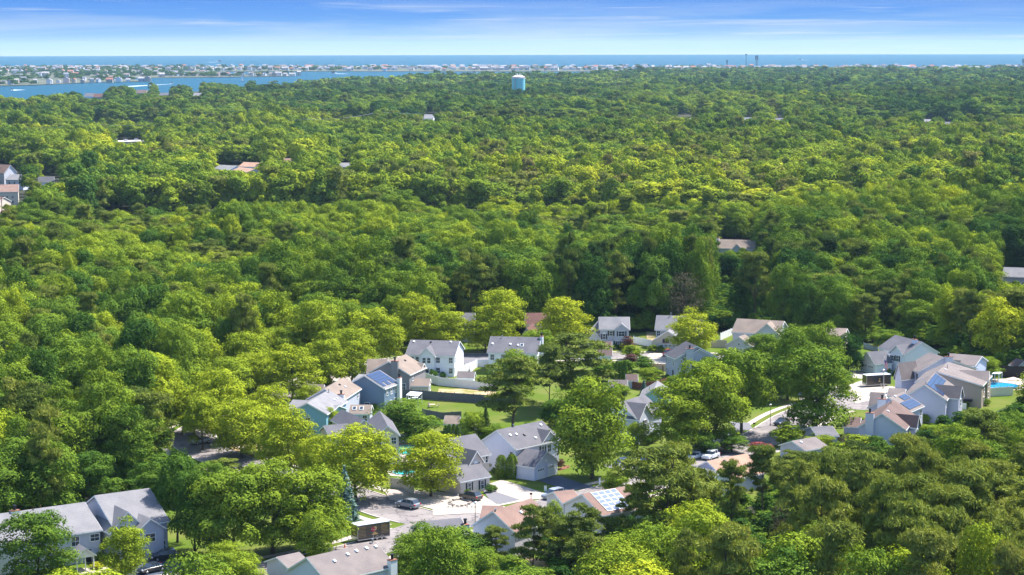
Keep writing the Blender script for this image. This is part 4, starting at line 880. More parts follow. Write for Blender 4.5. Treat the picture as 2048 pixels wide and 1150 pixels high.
T('broad', 812, 882, 800, 130, .40, 'spreading dark green magnolia behind the lilac sided house', name='magnolia_tree', var=1)
T('pine', 1025, 862, 712, 140, .45, 'olive pine with drooping boughs in the middle garden', var=0)
T('broad', 1030, 800, 700, 100, .50, 'leafy tree tangled with the pine in front of the long white house', var=4)
T('pine', 1150, 815, 668, 160, .40, 'dense dark pine in front of the small brown roofed house', var=2)
T('pine', 1098, 830, 690, 70, .38, 'slim pine with a bare trunk left of the dense one', var=3)
T('broad', 945, 892, 824, 56, .56, 'bright green weeping tree beside the shed', var=5)
T('darkspruce', 972, 890, 812, 34, .25, 'dark spruce beside the weeping tree')
T('arbor', 1003, 956, 911, 26, .42, 'left one of two tall rounded shrubs beside the garage', cat='shrub')
T('arbor', 1024, 956, 909, 26, .44, 'right one of two tall rounded shrubs beside the garage', cat='shrub')
for i, x in enumerate((891, 899, 908, 916)): T('arbor', x, 880+i%2, 850-i%3, 11, .40, 'clipped arborvitae in the short hedge row beside the small shed', cat='shrub', group='arborvitae hedge by the shed')
for i, x in enumerate((1226, 1234, 1242, 1250)): T('arbor', x, 762, 724-2*(i%2), 12, .34, 'narrow arborvitae in the row right of the dense pine', cat='shrub', group='arborvitae row right of the dense pine')
for i, x in enumerate((1990, 1998, 2006)): T('arbor', x, 742, 706-2*(i%2), 12, .36, 'narrow arborvitae in the row behind the backyard pool', cat='shrub', group='arborvitae row behind the pool')
T('redtree', 1256, 702, 672, 30, .45, 'burgundy maple in front of the sage grey house', name='maple_tree')
T('redtree', 1262, 728, 708, 34, .35, 'low burgundy shrub on the slope below the sage grey house', name='shrub', cat='shrub')
T('redtree', 530, 838, 803, 36, .25, 'dark purple leaved tree beside the left street', name='plum_tree')
T('redtree', 1515, 912, 884, 44, .95, 'bright red maple overhanging the street', name='maple_tree')
T('redtree', 1535, 912, 888, 34, 1.0, 'right half red maple nearer the orange tan roof', name='maple_tree')
T('redtree', 1122, 1012, 988, 30, 1.0, 'pink flowering bush in front of the silver minivan', name='shrub', cat='shrub')
T('redtree', 1122, 938, 918, 20, .55, 'small russet bush at the garage corner', name='shrub', cat='shrub')
T('shrub', 1262, 720, 690, 46, .60, 'leafy green bush on the slope beside the cream driveway', cat='shrub')
T('shrub', 1285, 742, 712, 50, .34, 'dark bushy shrub thicket below the cream driveway', cat='shrub')
T('shrub', 1252, 748, 720, 44, .40, 'shrub thicket left part below the burgundy shrub', cat='shrub')
T('shrub', 1575, 893, 845, 66, .58, 'small rounded green tree beside the white parked car')
T('spruce', 1288, 790, 760, 18, .7, 'little blue spruce in front of the brown fence')
T('shrub', 980, 940, 918, 24, .55, 'light bush at the base of the pale grey house wall', cat='shrub')
T('shrub', 1748, 745, 738, 26, .50, 'round green bush in front of the white garage', cat='shrub')
T('redtree', 1760, 748, 741, 16, .9, 'small red bush in front of the white garage', name='shrub', cat='shrub')
T('shrub', 1722, 858, 835, 46, .52, 'garden bushes beside the white chimney', cat='shrub')
T('shrub', 1690, 792, 765, 30, .50, 'bush at the turning circle left of the black trailer', cat='shrub')
for i, (x, y) in enumerate(((1651, 856), (1664, 856), (1676, 857), (1683, 857))): T('shrub', x, y, y-9, 10, .30, 'clipped round box ball in the short row beside the pavement', cat='shrub', group='clipped box balls')
T('shrub', 193, 1137, 1124, 30, .97, 'bright yellow rounded shrub in front of the townhouse', cat='shrub')
T('shrub', 334, 1108, 1096, 22, .92, 'small yellow topped shrub near the black cars', cat='shrub')
T('redtree', 208, 1131, 1120, 18, .3, 'small purple shrub behind the bright yellow one', name='shrub', cat='shrub')
T('broad', 75, 1195, 1027, 150, .36, 'dense olive green tree in front of the townhouse roof', var=3)
T('airy', 250, 1168, 1036, 100, .64, 'young bright green maple in front of the townhouse gables', name='maple_tree', var=3)
T('broad', 355, 1085, 905, 95, .30, 'deep green tree right of the townhouse gable', var=2)
T('broad', 390, 1105, 940, 90, .32, 'dark tree between the townhouse and the large maples', var=5)
T('pine', 450, 965, 918, 70, .48, 'low spreading pine over the corner pavement', var=1)
T('broad', 470, 1195, 1106, 110, .58, 'bright green tree cut by the bottom edge, left of the brown grey roof', var=0)
T('airy', 655, 1195, 1128, 44, .66, 'small yellowish tree in front of the brown grey roof', var=1)
T('shrub', 725, 772, 750, 22, .30, 'dark bush beside the blue house driveway', cat='shrub')
T('darkspruce', 648, 768, 738, 36, .3, 'small dark evergreen left of the silver parked car')
T('broad', 660, 870, 815, 50, .62, 'thin light green tree against the sky blue wall', var=4)
T('broad', 900, 1160, 1058, 150, .38, 'dense dark green tree below the blue chimney house', var=5)
T('broad', 830, 1180, 1085, 110, .44, 'green tree overlapping the brown grey roof end', var=3)
T('broad', 968, 1188, 1100, 90, .48, 'mid green tree under the rose roofed house', var=0)
T('pine', 988, 1150, 1053, 62, .42, 'small pine silhouetted against the pale gable wall', var=1)
T('pine', 1065, 1160, 1008, 90, .42, 'tall pine with reddish trunk before the rose roof', var=0)
T('broad', 1110, 1120, 1003, 62, .58, 'light green tree between the two rose roofed houses', var=1)
T('twiggy', 1115, 1165, 1045, 75, .5, 'grey bare branched tree in the middle of the lower pines', var=0)
T('pine', 1160, 1165, 1012, 110, .40, 'broad pine right of the bare tree', var=2)
T('pine', 1225, 1160, 1035, 80, .46, 'pine in front of the solar roofed house', var=4)
T('pine', 1265, 1085, 972, 62, .36, 'slender pine right of the solar roof', var=3)
T('pine', 1320, 1150, 892, 190, .50, 'largest round crowned pine in the lower middle', var=2)
T('pine', 1385, 1130, 930, 120, .48, 'second large pine leaning right of the round crowned one', var=0)
T('pine', 1462, 1080, 922, 66, .44, 'slim pine in front of the orange tan roof, left side', var=1)
T('pine', 1525, 1050, 892, 70, .44, 'slim pine in front of the orange tan roof, right side', var=3)
T('broad', 1290, 1200, 1080, 130, .56, 'leafy tree at the foot of the large pines', var=3)
T('shrub', 1590, 915, 878, 60, .12, 'pale bluish green ornamental tree below the red maples', name='small_tree')
T('twiggy', 1368, 668, 545, 90, .8, 'grey half bare tree at the wood edge behind the houses', var=0)
T('twiggy', 1695, 900, 868, 40, .9, 'thin sprawling tree before the rosy brown roof', var=0)
T('shrub', 1715, 915, 870, 90, .66, 'bright green bushy tree before the rosy brown roof')

# a few more trees and bushes filling the gardens
for a_ in [('airy', 520, 908, 812, 118, .74, 'yellow green tree beside the dry lawn patch'), ('airy', 388, 868, 772, 96, .68, 'bright tree at the wood edge above the street lamp'), ('airy', 540, 872, 772, 92, .74, 'golden green tree hiding the left street, near the purple tree'),
           ('broad', 455, 812, 716, 96, .62, 'bright leafy tree above the purple tree, left side'), ('airy', 512, 792, 705, 92, .70, 'light green tree at the top of the left street'), ('broad', 560, 745, 655, 92, .58, 'green tree behind the left street row'), ('airy', 618, 835, 770, 60, .66, 'small golden tree left of the sky blue house'),
           ('broad', 1440, 800, 715, 96, .46, 'green tree just behind the maple cluster'), ('broad', 1530, 745, 668, 84, .44, 'green tree in front of the broad tan roofed house'), ('broad', 1275, 905, 845, 46, .60, 'small tree against the tall white house'),
           ('broad', 1075, 722, 660, 70, .52, 'green tree behind the dense pine'), ('broad', 1088, 905, 868, 50, .50, 'rounded garden tree behind the large pale grey house'), ('broad', 990, 895, 850, 52, .44, 'garden tree right of the dark spruce'), ('broad', 850, 912, 870, 50, .40, 'small dark tree at the fence corner by the turquoise pool'),
           ('broad', 1215, 880, 830, 56, .55, 'garden tree left of the tall white house'), ('broad', 1300, 770, 735, 48, .55, 'small tree in the shrubby backyard'), ('broad', 1240, 800, 770, 40, .48, 'small tree below the cream garden shed'), ('broad', 1465, 905, 872, 60, .34, 'shady low tree under the maple cluster'),
           ('broad', 1390, 912, 862, 84, .36, 'shady tree behind the white parked suv'), ('broad', 1112, 852, 800, 62, .30, 'dark garden tree between the two big pines'), ('broad', 1150, 872, 822, 60, .34, 'dark bushy tree left of the tall open maple'), ('broad', 1065, 885, 845, 50, .42, 'low garden tree behind the ridge of the pale grey house'), ('broad', 1190, 832, 785, 54, .40, 'dark green tree above the tall open maple'), ('broad', 1205, 762, 722, 50, .36, 'dark tree beside the small brown roofed house'), ('broad', 1350, 800, 752, 60, .48, 'tree in front of the wide chimney house'), ('broad', 1420, 760, 715, 50, .46, 'tree at the right corner of the wide chimney house'), ('broad', 1640, 900, 868, 60, .58, 'bright low tree before the smooth grey roof'), ('broad', 1870, 900, 850, 90, .56, 'leafy tree in front of the grey gabled solar house'), ('broad', 1960, 880, 828, 80, .55, 'leafy tree below the beige house'), ('broad', 1230, 1000, 940, 60, .52, 'green tree above the solar roof by the blue car'), ('broad', 1775, 705, 660, 60, .42, 'green tree behind the white garage'), ('broad', 1975, 760, 715, 60, .52, 'tree between the beige house and the pool house'),
           ('broad', 420, 1010, 925, 84, .40, 'deep green tree between the low pine and the large maples'), ('airy', 455, 1165, 1085, 90, .60, 'light green tree in front of the parking lot'), ('broad', 300, 1015, 925, 80, .34, 'dark tree above the townhouse ridge'), ('broad', 180, 1010, 905, 96, .30, 'dark tree behind the townhouse row'),
           ('broad', 60, 1020, 915, 100, .34, 'deep green tree behind the left end of the townhouse row'), ('broad', 1540, 800, 706, 96, .44, 'deep green tree filling the gap left of the big round maple'), ('broad', 1600, 740, 655, 84, .48, 'bright topped tree above the big round maple')]: T(*a_)
for a_ in [('broad', 850, 1168, 1050, 110, .42, 'rounded dark green tree right of the brown grey roof'), ('twiggy', 300, 560, 505, 60, .6, 'bare grey tree in the upper left wood'), ('twiggy', 880, 600, 540, 62, .5, 'grey dead tree in the wood above the white colonial'), ('twiggy', 985, 590, 520, 56, .4, 'reddish bare tree in the wood above the dark roof'),
           ('twiggy', 1560, 655, 570, 56, .7, 'bare limbed tree at the wood edge right of the broad tan roof'), ('twiggy', 1745, 640, 565, 60, .7, 'thin bare tree in the right wood'), ('twiggy', 1910, 1085, 985, 50, .8, 'pale dead snag in the lower right pines'), ('twiggy', 1560, 1110, 1000, 52, .8, 'dead limbed snag below the orange tan roof'), ('twiggy', 130, 760, 665, 60, .5, 'bare grey tree among the left wood pines')]: T(*a_)
rs = random.Random(9)
for bs_, lb_ in FOUND:
    for b_ in bs_[:2]:
        for s_ in (.08, .30, .52, .78, .97):
            if rs.random() < .35: continue
            p_, d_, n_ = on_wall(b_, 'f', s_, 0, rs.uniform(1.2, 1.9)); hh = rs.uniform(1.0, 2.2)
            if any((p_-x_['O']-x_['c']*x_['W']/2-x_['a']*x_['Ln']/2).length < min(x_['W'], x_['Ln'])*.45 for x_ in bs_): continue
            tree('shrub', 'shrub', p_, hh, hh*rs.uniform(1.0, 1.5), rs.uniform(.25, .62), 'foundation shrub at the wall of the '+' '.join(lb_.split()[:8]), 'shrub', 'foundation shrubs of the houses', 0)
# ------------------------------------------------------------------ fences, sheds, pools
def fence(label, k, pts, h, m, name='fence', post=2.4):
    ps = [G(*q(k, *p)) for p in pts]; r = thing(name, label, 'fence', ps[0]); Z = Vector((0, 0, 1)); pn = MB(); pc = []
    for a, b in zip(ps[:-1], ps[1:]):
        d = b-a; L = d.length; d.normalize(); n = Vector((-d.y, d.x, 0)); pn.box(a-n*.03+Z*.05, d*L, n*.06, Z*(h-.05))
        nb = int(L/.3)
        for i in range(nb): pn.box(a+d*(i*L/nb)+n*.03+Z*.05, d*(L/nb*.88), n*.02, Z*(h-.08)); pn.box(a+d*(i*L/nb)-n*.05+Z*.05, d*(L/nb*.88), n*.02, Z*(h-.08))
        for i in range(int(L/post)+1): pc.append(a+d*min(L, i*post))
    pn.build('fence_panel', m, r, r.location)
    for c in pc:
        mb = MB(); mb.cbox(c-Z*.1, .14, .14, h+.25); mb.cbox(c+Z*(h+.15), .18, .18, .05); mb.build('post', m, r, r.location)
fence('long white vinyl fence behind the dirt yard', 'Z1', [(1165, 800), (1400, 875), (2048, 940), (2300, 960)], 2.1, WHITEP)
fence('white vinyl fence running back beside the white colonial', 'Z1', [(1640, 735), (1830, 660), (2010, 590)], 2.0, WHITEP)
fence('short white fence panels behind the white colonial yard', 'Z5', [(0, 1000), (100, 900), (300, 900), (370, 1010)], 2.0, WHITEP)
fence('weathered dark fence between the dirt yard and the bright lawn', 'Z1', [(800, 1070), (1150, 1090), (1500, 1120), (2048, 1155), (2380, 1180)], 2.1, GREYF)
fence('low dark fence below the bright lawn', 'X5', [(1170, 130), (1330, 160), (1490, 150)], 1.6, GREYF)
fence('white vinyl fence beside the turquoise pool', 'Z3', [(1310, 530), (1500, 500), (1720, 470)], 2.0, WHITEP)
fence('white vinyl fence in front of the turquoise pool', 'Z3', [(1180, 850), (1340, 860), (1345, 810)], 1.8, WHITEP)
fence('pale garden wall fence beside the parked grey crossover', 'X5', [(880, 720), (1010, 735), (1100, 780)], 2.0, mat('pale_fence', (.55, .53, .52), .7, .05))
fence('white fence along the slope between the sage house and the cream garage', 'Z6', [(845, 530), (1020, 565), (1145, 590)], 2.0, WHITEP)
fence('white fence running back beside the broad tan roofed house', 'Z7', [(960, 415), (1120, 345)], 2.0, WHITEP)
fence('beige fence in front of the broad tan roofed house', 'Z7', [(835, 510), (1050, 520)], 2.2, TANF)
fence('beige retaining fence under the cream driveway', 'Z6', [(1080, 960), (1365, 968)], 2.0, TANF)
fence('brown stained fence behind the little blue spruce', 'Z8', [(425, 275), (660, 320), (880, 290), (1080, 225)], 1.8, BROWNF)
fence('white fence beyond the backyard pool', 'Y2', [(1340, 640), (1640, 650)], 2.0, WHITEP)
fence('white fence in front of the backyard pool', 'Y2', [(1390, 1025), (1600, 1010), (1850, 1000)], 2.2, WHITEP)
fence('tall black fence behind the backyard pool', 'Y2', [(1640, 670), (2200, 690)], 3.0, DARKM)
fence('blue grey fence behind the white house of the turning circle', 'Y1', [(215, 370), (440, 420)], 1.6, mat('bluegrey_fence', (.30, .36, .42), .8, .1))
fence('white fence under the oval dark tub by the beige house', 'Y3', [(1850, 470), (1990, 475)], 1.6, WHITEP)
def shed(label, wall, roof, b, fn=None, cat='shed'): H('garden_shed', label, wall, roof, [b], fn, cat=cat)
shed('small white shed with grey roof inside the white fence', 'white', 'taupe', B_('e', 'Z1', (1695, 750), (1945, 755), 2.0, ry=(1800, 685), D=3, rise=1))
shed('tan outbuilding with a row of windows behind the taupe house', 'cream', 'tan', B_('e', 'Z1', (912, 882), (1238, 885), 2.4, ry=(1100, 775), D=5), lambda r, b: [window(r, b[0], 'r', s_, .9, .7, 1.1) for s_ in (.2, .5, .8)])
shed('beige roofed shed at the edge of the bright lawn', 'white', 'tan', B_('e', 'Z4', (305, 140), (520, 145), 2.3, ry=(460, 18), D=4.5))
shed('cream garden shed with brown roof above the tall white house', 'cream', 'brown', B_('e', 'Z8', (245, 330), (395, 330), 2.2, ry=(320, 275), D=3.5), lambda r, b: (door(r, b[0], 'f', .75), window(r, b[0], 'f', .35, 1.1, .5, .6)))
shed('small brown roofed shed right of the narrow arborvitae', 'grey', 'brown', B_('e', 'Z8', (425, 165), (585, 165), 2.0, ry=(480, 108), D=3, rise=1.2))
shed('open pergola roof left of the cream garden shed', 'taupe', 'taupe', B_('e', 'Z8', (150, 260), (425, 260), 2.2, D=3.2, rise=1.2))
shed('white pool house with brown roof at the right edge', 'white', 'brown', B_('e', 'Y2', (1790, 440), (1930, 480), 2.4, D=4, rise=1.4))
shed('small blue gabled playhouse roof beside the dark spruce', 'blue', 'light', B_('g', 'Z4', (920, 330), (1050, 275), 2.2, apex=(960, 225), D=3))
def canopy(label, k, pts, h, m):
    ps = [G(*q(k, *p), h) for p in pts]; c = sum(ps, Vector())/len(ps); r = thing('canopy', label, 'canopy', (c.x, c.y, 0)); mb = MB(); mb.prism(ps, Vector((0, 0, .12))); mb.build('canopy_top', m, r, r.location)
    for p in ps:
        mb = MB(); i = p.lerp(c, .06); mb.tube(Vector((i.x, i.y, 0)), Vector((i.x, i.y, h)), .06, .06, 6); mb.build('post', TRIM, r, r.location)
canopy('white patio canopy with dark edge behind the blue house', 'Z1', [(885, 1030), (1075, 1050), (1140, 990), (950, 975)], 2.6, WHITEP)
canopy('white flat pool bar canopy beside the backyard pool', 'Y2', [(1470, 610), (1600, 615), (1660, 585), (1520, 580)], 2.6, WHITEP)
def umbrella(label, x, y, col, r_=1.5):
    p = G(x, y); t = thing('patio_umbrella', label, 'umbrella', p); mb = MB(); mb.tube((0, 0, 0), (0, 0, 2.6), .03, .03, 6); o = mb.build('pole', METAL, t)
    mb = MB(); n = 8; mb.add([(0, 0, 2.75)]+[(r_*math.cos(2*math.pi*i/n), r_*math.sin(2*math.pi*i/n), 2.15) for i in range(n)]+[(r_*math.cos(2*math.pi*i/n), r_*math.sin(2*math.pi*i/n), 2.0) for i in range(n)], [(0, 1+i, 1+(i+1) % n) for i in range(n)]+[(1+i, 9+i, 9+(i+1) % n, 1+(i+1) % n) for i in range(n)])
    mb.build('umbrella_canopy', col, t)
YEL = mat('yellow_canvas', (.65, .50, .08), .8, .1); REDP = mat('red_paint', (.45, .03, .05), .5, .1); BEI = mat('beige_canvas', (.6, .47, .38), .8, .1); BLUEP = mat('blue_paint', (.03, .07, .35), .5, .1)
umbrella('yellow patio umbrella behind the white garage', *q('Y1', 415, 430), YEL); umbrella('beige patio umbrella at the backyard pool', *q('Y2', 1850, 860), BEI, 1.9)
POOLM = water('pool_water', (.02, .32, .60), .06, .5); TURQ = water('turquoise_pool_water', (.03, .48, .44), .06, .5)
def pool(label, k, c, rx, ry, m, z=.08):
    c = G(*q(k, *c)); r = thing('swimming_pool', label, 'pool', c); n = 28; rim = MB(); w_ = MB()
    pts = [Vector((rx*math.cos(2*math.pi*i/n)*(1+.12*math.cos(4*math.pi*i/n)), ry*math.sin(2*math.pi*i/n), 0)) for i in range(n)]
    for i in range(n):
        a, b = pts[i], pts[(i+1) % n]; rim.prism([a, b, b*1.07, a*1.07], (0, 0, z+.08))
    w_.add([(p.x, p.y, z) for p in pts], [tuple(range(n))]); rim.build('coping', CONC, r); w_.build('pool_surface', m, r)
pool('blue backyard pool beside the beige house', 'Y2', (1610, 825), 4.2, 4.6, POOLM); pool('turquoise pool behind the white fence', 'Z3', (1510, 630), 4.2, 5.2, TURQ); pool('round pale plunge pool in front of the turquoise one', 'Z3', (1390, 985), 2.0, 2.4, TURQ)

# ------------------------------------------------------------------ vehicles
def paint(name, c): 
    m = mat(name, c, .28, .03, spec=.6); m.node_tree.nodes['Principled BSDF'].inputs['Coat Weight'].default_value = .6; return m
TYRE = mat('tyre_rubber', (.02, .02, .02), .9, .1); RIM = mat('alloy_rim', (.5, .5, .52), .3, .05, metal=.8); LAMPW = mat('headlight_glass', (.8, .85, .9), .15, .02); LAMPR = mat('taillight_red', (.5, .02, .02), .25, .05)
PROFILES = {'suv': ([(-2.3, .35), (-2.32, .85), (-2.15, 1.05), (-.95, 1.12), (1.2, 1.14), (2.15, 1.1), (2.3, .9), (2.28, .35)], [(-1.15, 1.1), (-.45, 1.62), (.4, 1.72), (1.6, 1.68), (2.05, 1.12)]),
            'van': ([(-2.45, .32), (-2.5, .8), (-2.2, 1.0), (-1.3, 1.12), (1.5, 1.15), (2.4, 1.12), (2.5, .8), (2.45, .32)], [(-1.5, 1.1), (-.6, 1.66), (.4, 1.76), (2.0, 1.7), (2.35, 1.13)]),
            'sedan': ([(-2.3, .3), (-2.34, .65), (-2.1, .85), (-.9, .96), (1.3, .98), (2.2, .93), (2.35, .7), (2.3, .3)], [(-1.1, .95), (-.4, 1.38), (.5, 1.44), (1.1, 1.38), (1.85, .97)])}
def car(label, name, kind, x0, y0, x1, y1, col, cat='car', L=4.6):
    a = G(x0, y0); b = G(x1, y1); c = (a+b)/2; d = b-a; yaw = math.atan2(d.y, d.x); r = thing(name, label, cat, (c.x, c.y, 0.06)); r.rotation_euler.z = yaw
    body, cab = PROFILES[kind]; W = .92
    def loft(prof, ws, nm, m, par):
        mb = MB(); n = len(prof); v = []
        for wy, sc in ws: v += [(x*(1-(1-sc)*.6), wy, (z-prof[0][1])*sc+prof[0][1] if sc < 1 else z) for x, z in prof]
        f = []
        for k in range(len(ws)-1):
            for i in range(n): f.append((k*n+i, k*n+(i+1) % n, (k+1)*n+(i+1) % n, (k+1)*n+i))
        f += [tuple(range(n))[::-1], tuple(range((len(ws)-1)*n, len(ws)*n))]
        mb.add(v, f); o = mb.build(nm, m, par); bmod = o.modifiers.new('bevel', 'BEVEL'); bmod.width = .06; bmod.segments = 2; bmod.limit_method = 'ANGLE'; return o
    bo = loft(body, [(-W, .93), (-W+.1, 1), (W-.1, 1), (W, .93)], 'body', col, r)
    def cabin(nm, m, ins, z1, z2, par):
        # greenhouse: inclined sides
        lo = [(cab[0][0], cab[0][1]), (cab[-1][0], cab[-1][1])]; mb = MB(); v = []
        for (x, z) in cab:
            f = (z-cab[0][1])/(cab[2][1]-cab[0][1]); w_ = (W-.06)*(1-f*.2); v += [(x, -w_, z), (x, w_, z)]
        n = len(cab); fs = [(2*i, 2*i+1, 2*i+3, 2*i+2) for i in range(n-1)]; fs += [tuple(2*i for i in range(n))[::-1], tuple(2*i+1 for i in range(n)), (0, 2*n-2, 2*n-1, 1)]
        mb.add(v, fs); return mb.build(nm, m, par)
    cabin('windows', GLASS, 0, 0, 0, r)
    mb = MB(); hz = cab[2][1]; mb.prism([(cab[1][0]+.05, -.74, cab[1][1]+.005), (cab[1][0]+.05, .74, cab[1][1]+.005), (cab[2][0], .75, hz+.012), (cab[2][0], -.75, hz+.012)], (0, 0, .04)); mb.prism([(cab[2][0], -.75, hz+.012), (cab[2][0], .75, hz+.012), (cab[3][0]-.02, .74, cab[3][1]+.012), (cab[3][0]-.02, -.74, cab[3][1]+.012)], (0, 0, .04))
    for s in (-1, 1):
        for x_ in (cab[2][0]-.1, cab[3][0]-.28): mb.prism([(x_, s*.83, cab[0][1]), (x_+.1, s*.83, cab[0][1]), (x_+.1, s*.70, hz), (x_, s*.70, hz)], (0, s*.06, 0))
    mb.build('roof', col, r)
    for s in (-1, 1):
        for x_ in (-1.42, 1.42):
            mb = MB(); mb.tube((x_, s*.70, .34), (x_, s*.93, .34), .35, .35, 16); w_ = mb.build('wheel', TYRE, r); mb = MB(); mb.tube((x_, s*.93, .34), (x_, s*.95, .34), .22, .2, 12); mb.build('rim', RIM, w_)
        mb = MB(); mb.box((-2.36, s*.80-.16, .68), (.2, 0, 0), (0, .32, 0), (0, 0, .17)); mb.build('headlight', LAMPW, r)
        mb = MB(); mb.box((2.14, s*.80-.14, .78), (.2, 0, 0), (0, .28, 0), (0, 0, .26)); mb.build('taillight', LAMPR, r)
        mb = MB(); mb.box((-.95, s*.93, 1.0), (.18, 0, 0), (0, s*.16, 0), (0, 0, .12)); mb.build('mirror', col, r)
    return r
SILV = paint('silver_paint', (.42, .44, .47)); GREYP = paint('grey_paint', (.22, .24, .27)); BRNP = paint('dark_bronze_paint', (.055, .05, .045)); WHT = paint('white_car_paint', (.72, .74, .78)); BLK = paint('black_car_paint', (.012, .014, .02)); BLU = paint('blue_car_paint', (.03, .10, .28)); RED = paint('red_car_paint', (.28, .02, .03)); PURP = paint('silver_blue_paint', (.30, .33, .42))
car('grey crossover parked at the kerb under the gravel yard tree', 'parked_car', 'suv', 795, 1012, 838, 1020, GREYP)
car('dark bronze suv parked across the top of the driveway', 'parked_car', 'suv', 917, 995, 966, 1005, BRNP)
car('silver blue minivan parked at the driveway mouth', 'parked_minivan', 'van', 1087, 1001, 1127, 992, PURP, 'minivan')
car('white suv parked on the street left of the orange tan roof', 'parked_car', 'suv', 1407, 923, 1436, 913, WHT)
car('white car nose hidden behind the white suv under the pine', 'parked_car', 'sedan', 1376, 922, 1402, 914, WHT)
car('black sedan under the big round maple, taillights glowing in the sun', 'parked_car', 'sedan', 1552, 853, 1575, 846, BLK)
car('white sedan half hidden below the big round maple', 'parked_car', 'sedan', 1585, 866, 1612, 862, WHT)
car('black pickup like car in the shade right of the tall maple', 'parked_car', 'suv', 1230, 938, 1258, 930, BLK)
car('blue car in the shade right of the tall maple', 'parked_car', 'sedan', 1258, 931, 1286, 925, BLU)
car('black suv in the townhouse parking lot, nearer the shrubs', 'parked_car', 'suv', 310, 1122, 350, 1118, BLK)
car('black sedan below the suv in the townhouse parking lot', 'parked_car', 'sedan', 285, 1148, 322, 1140, BLK)
car('red car beside the cream garage gable', 'parked_car', 'suv', 1328, 716, 1344, 708, RED)
car('pale blue car at the left bend of the street', 'parked_car', 'sedan', 392, 889, 412, 886, PURP)
car('silver car parked under the left street trees', 'parked_car', 'suv', 676, 756, 706, 748, SILV)
car('dark car half hidden beside the silver one', 'parked_car', 'sedan', 712, 755, 728, 752, BLK)
car('silver car at the top end of the left street', 'parked_car', 'sedan', 516, 797, 532, 794, SILV)
car('white pickup truck at the right edge beyond the woods', 'parked_car', 'suv', 2012, 530, 2036, 530, WHT)
car('black car beside the pickup at the right edge', 'parked_car', 'suv', 2030, 533, 2054, 533, BLK)
car('red car at the left edge below the big house', 'parked_car', 'sedan', 2, 425, 12, 427, RED)
GOLD = mat('gold_lettering', (.62, .42, .16), .5, .05); BLKT = paint('black_trailer_paint', (.014, .013, .014)); PALER = mat('trailer_roof_white', (.70, .74, .80), .35, .05)
def trailer(label, p0, p1, L, W, Hh, front):
    a = G(*p0); b = G(*p1); d = (b-a).normalized(); n = Vector((-d.y, d.x, 0)); r = thing('cargo_trailer', label, 'trailer', (a+d*L/2+n*W/2)); r.rotation_euler.z = math.atan2(d.y, d.x)
    x0, x1, y0, y1 = -L/2, L/2, -W/2, W/2; z0 = .55
    mb = MB(); mb.box((x0, y0, z0), (L, 0, 0), (0, W, 0), (0, 0, Hh-z0)); mb.build('box_body', BLKT, r)
    mb = MB(); mb.box((x0-.04, y0-.04, Hh), (L+.08, 0, 0), (0, W+.08, 0), (0, 0, .10)); mb.build('roof', PALER, r)
    mb = MB()
    mb.box((x0-.03, y0-.04, z0-.12), (L+.06, 0, 0), (0, .04, 0), (0, 0, .16)); mb.box((x0-.05, y0-.05, z0), (.08, 0, 0), (0, .08, 0), (0, 0, Hh-z0)); mb.box((x1-.03, y0-.05, z0), (.07, 0, 0), (0, .07, 0), (0, 0, Hh-z0)); mb.box((x0-.06, y0, z0), (.05, 0, 0), (0, W, 0), (0, 0, .45))
    mb.build('aluminium_trim', METAL, r)
    for x_ in (L*.10, L*.10+.95):
        mb = MB(); mb.tube((x_, y0-.02, .36), (x_, y0+.25, .36), .36, .36, 16); w_ = mb.build('wheel', TYRE, r); mb = MB(); mb.tube((x_, y0-.05, .36), (x_, y0-.02, .36), .2, .2, 12); mb.build('rim', RIM, w_)
    mb = MB()
    for k in range(9):
        for x_, s_ in ((L*.10, 0), (L*.10+.95, 1)): 
            a0 = math.pi*k/9; a1 = math.pi*(k+1)/9; mb.prism([(x_+.5*math.cos(a0), y0-.055, .38+.5*math.sin(a0)), (x_+.5*math.cos(a1), y0-.055, .38+.5*math.sin(a1)), (x_+.42*math.cos(a1), y0-.055, .38+.42*math.sin(a1)), (x_+.42*math.cos(a0), y0-.055, .38+.42*math.sin(a0))], (0, -.03, 0))
    mb.build('wheel_arch', METAL, r)
    mb = MB(); mb.box((x0-1.3, -.08, z0-.1), (1.3, 0, 0), (0, .16, 0), (0, 0, .12)); mb.tube((x0-1.2, 0, 0), (x0-1.2, 0, .8), .05, .05, 8); mb.build('tow_bar', METAL, r)
    # gold emblem and lines of lettering on the side and nose
    def emblem(cx, cz, s, P_):
        m = MB(); pts = [(-.05, 1.0), (.28, 1.05), (.42, .8), (.30, .5), (.05, .25), (-.1, .0), (.1, -.18), (.38, -.15)]
        for k in range(len(pts)-1):
            (xa, za), (xb, zb) = pts[k], pts[k+1]; wd = .10+.05*math.sin(k*1.2); dx, dz = xb-xa, zb-za; ln = math.hypot(dx, dz); ux, uz = -dz/ln*wd, dx/ln*wd
            m.prism([P_(cx+(xa-ux)*s, cz+(za-uz)*s, 0), P_(cx+(xb-ux)*s, cz+(zb-uz)*s, 0), P_(cx+(xb+ux)*s, cz+(zb+uz)*s, 0), P_(cx+(xa+ux)*s, cz+(za+uz)*s, 0)], P_(0, 0, 1, True)*(.010+.002*k))
        e = [P_(cx+s*(.75*math.cos(t_)+.1), cz+s*(.16*math.sin(t_)-.38), 0) for t_ in [2*math.pi*i/18 for i in range(18)]]; m.prism(e, P_(0, 0, 1, True)*.007)
        return m
    def side(x, z, o, vec=False): return Vector((0, -1, 0)) if vec else Vector((x, y0-.001-o, z))
    def nose(x, z, o, vec=False): return Vector((-1, 0, 0)) if vec else Vector((x0-.001-o, x, z))
    em = emblem(L*.02, 1.55, .85 if front else .5, side); em.build('emblem', GOLD, r)
    if front: emblem(0, 1.6, .6, nose).build('emblem', GOLD, r)
    mb = MB(); rr = random.Random(5)
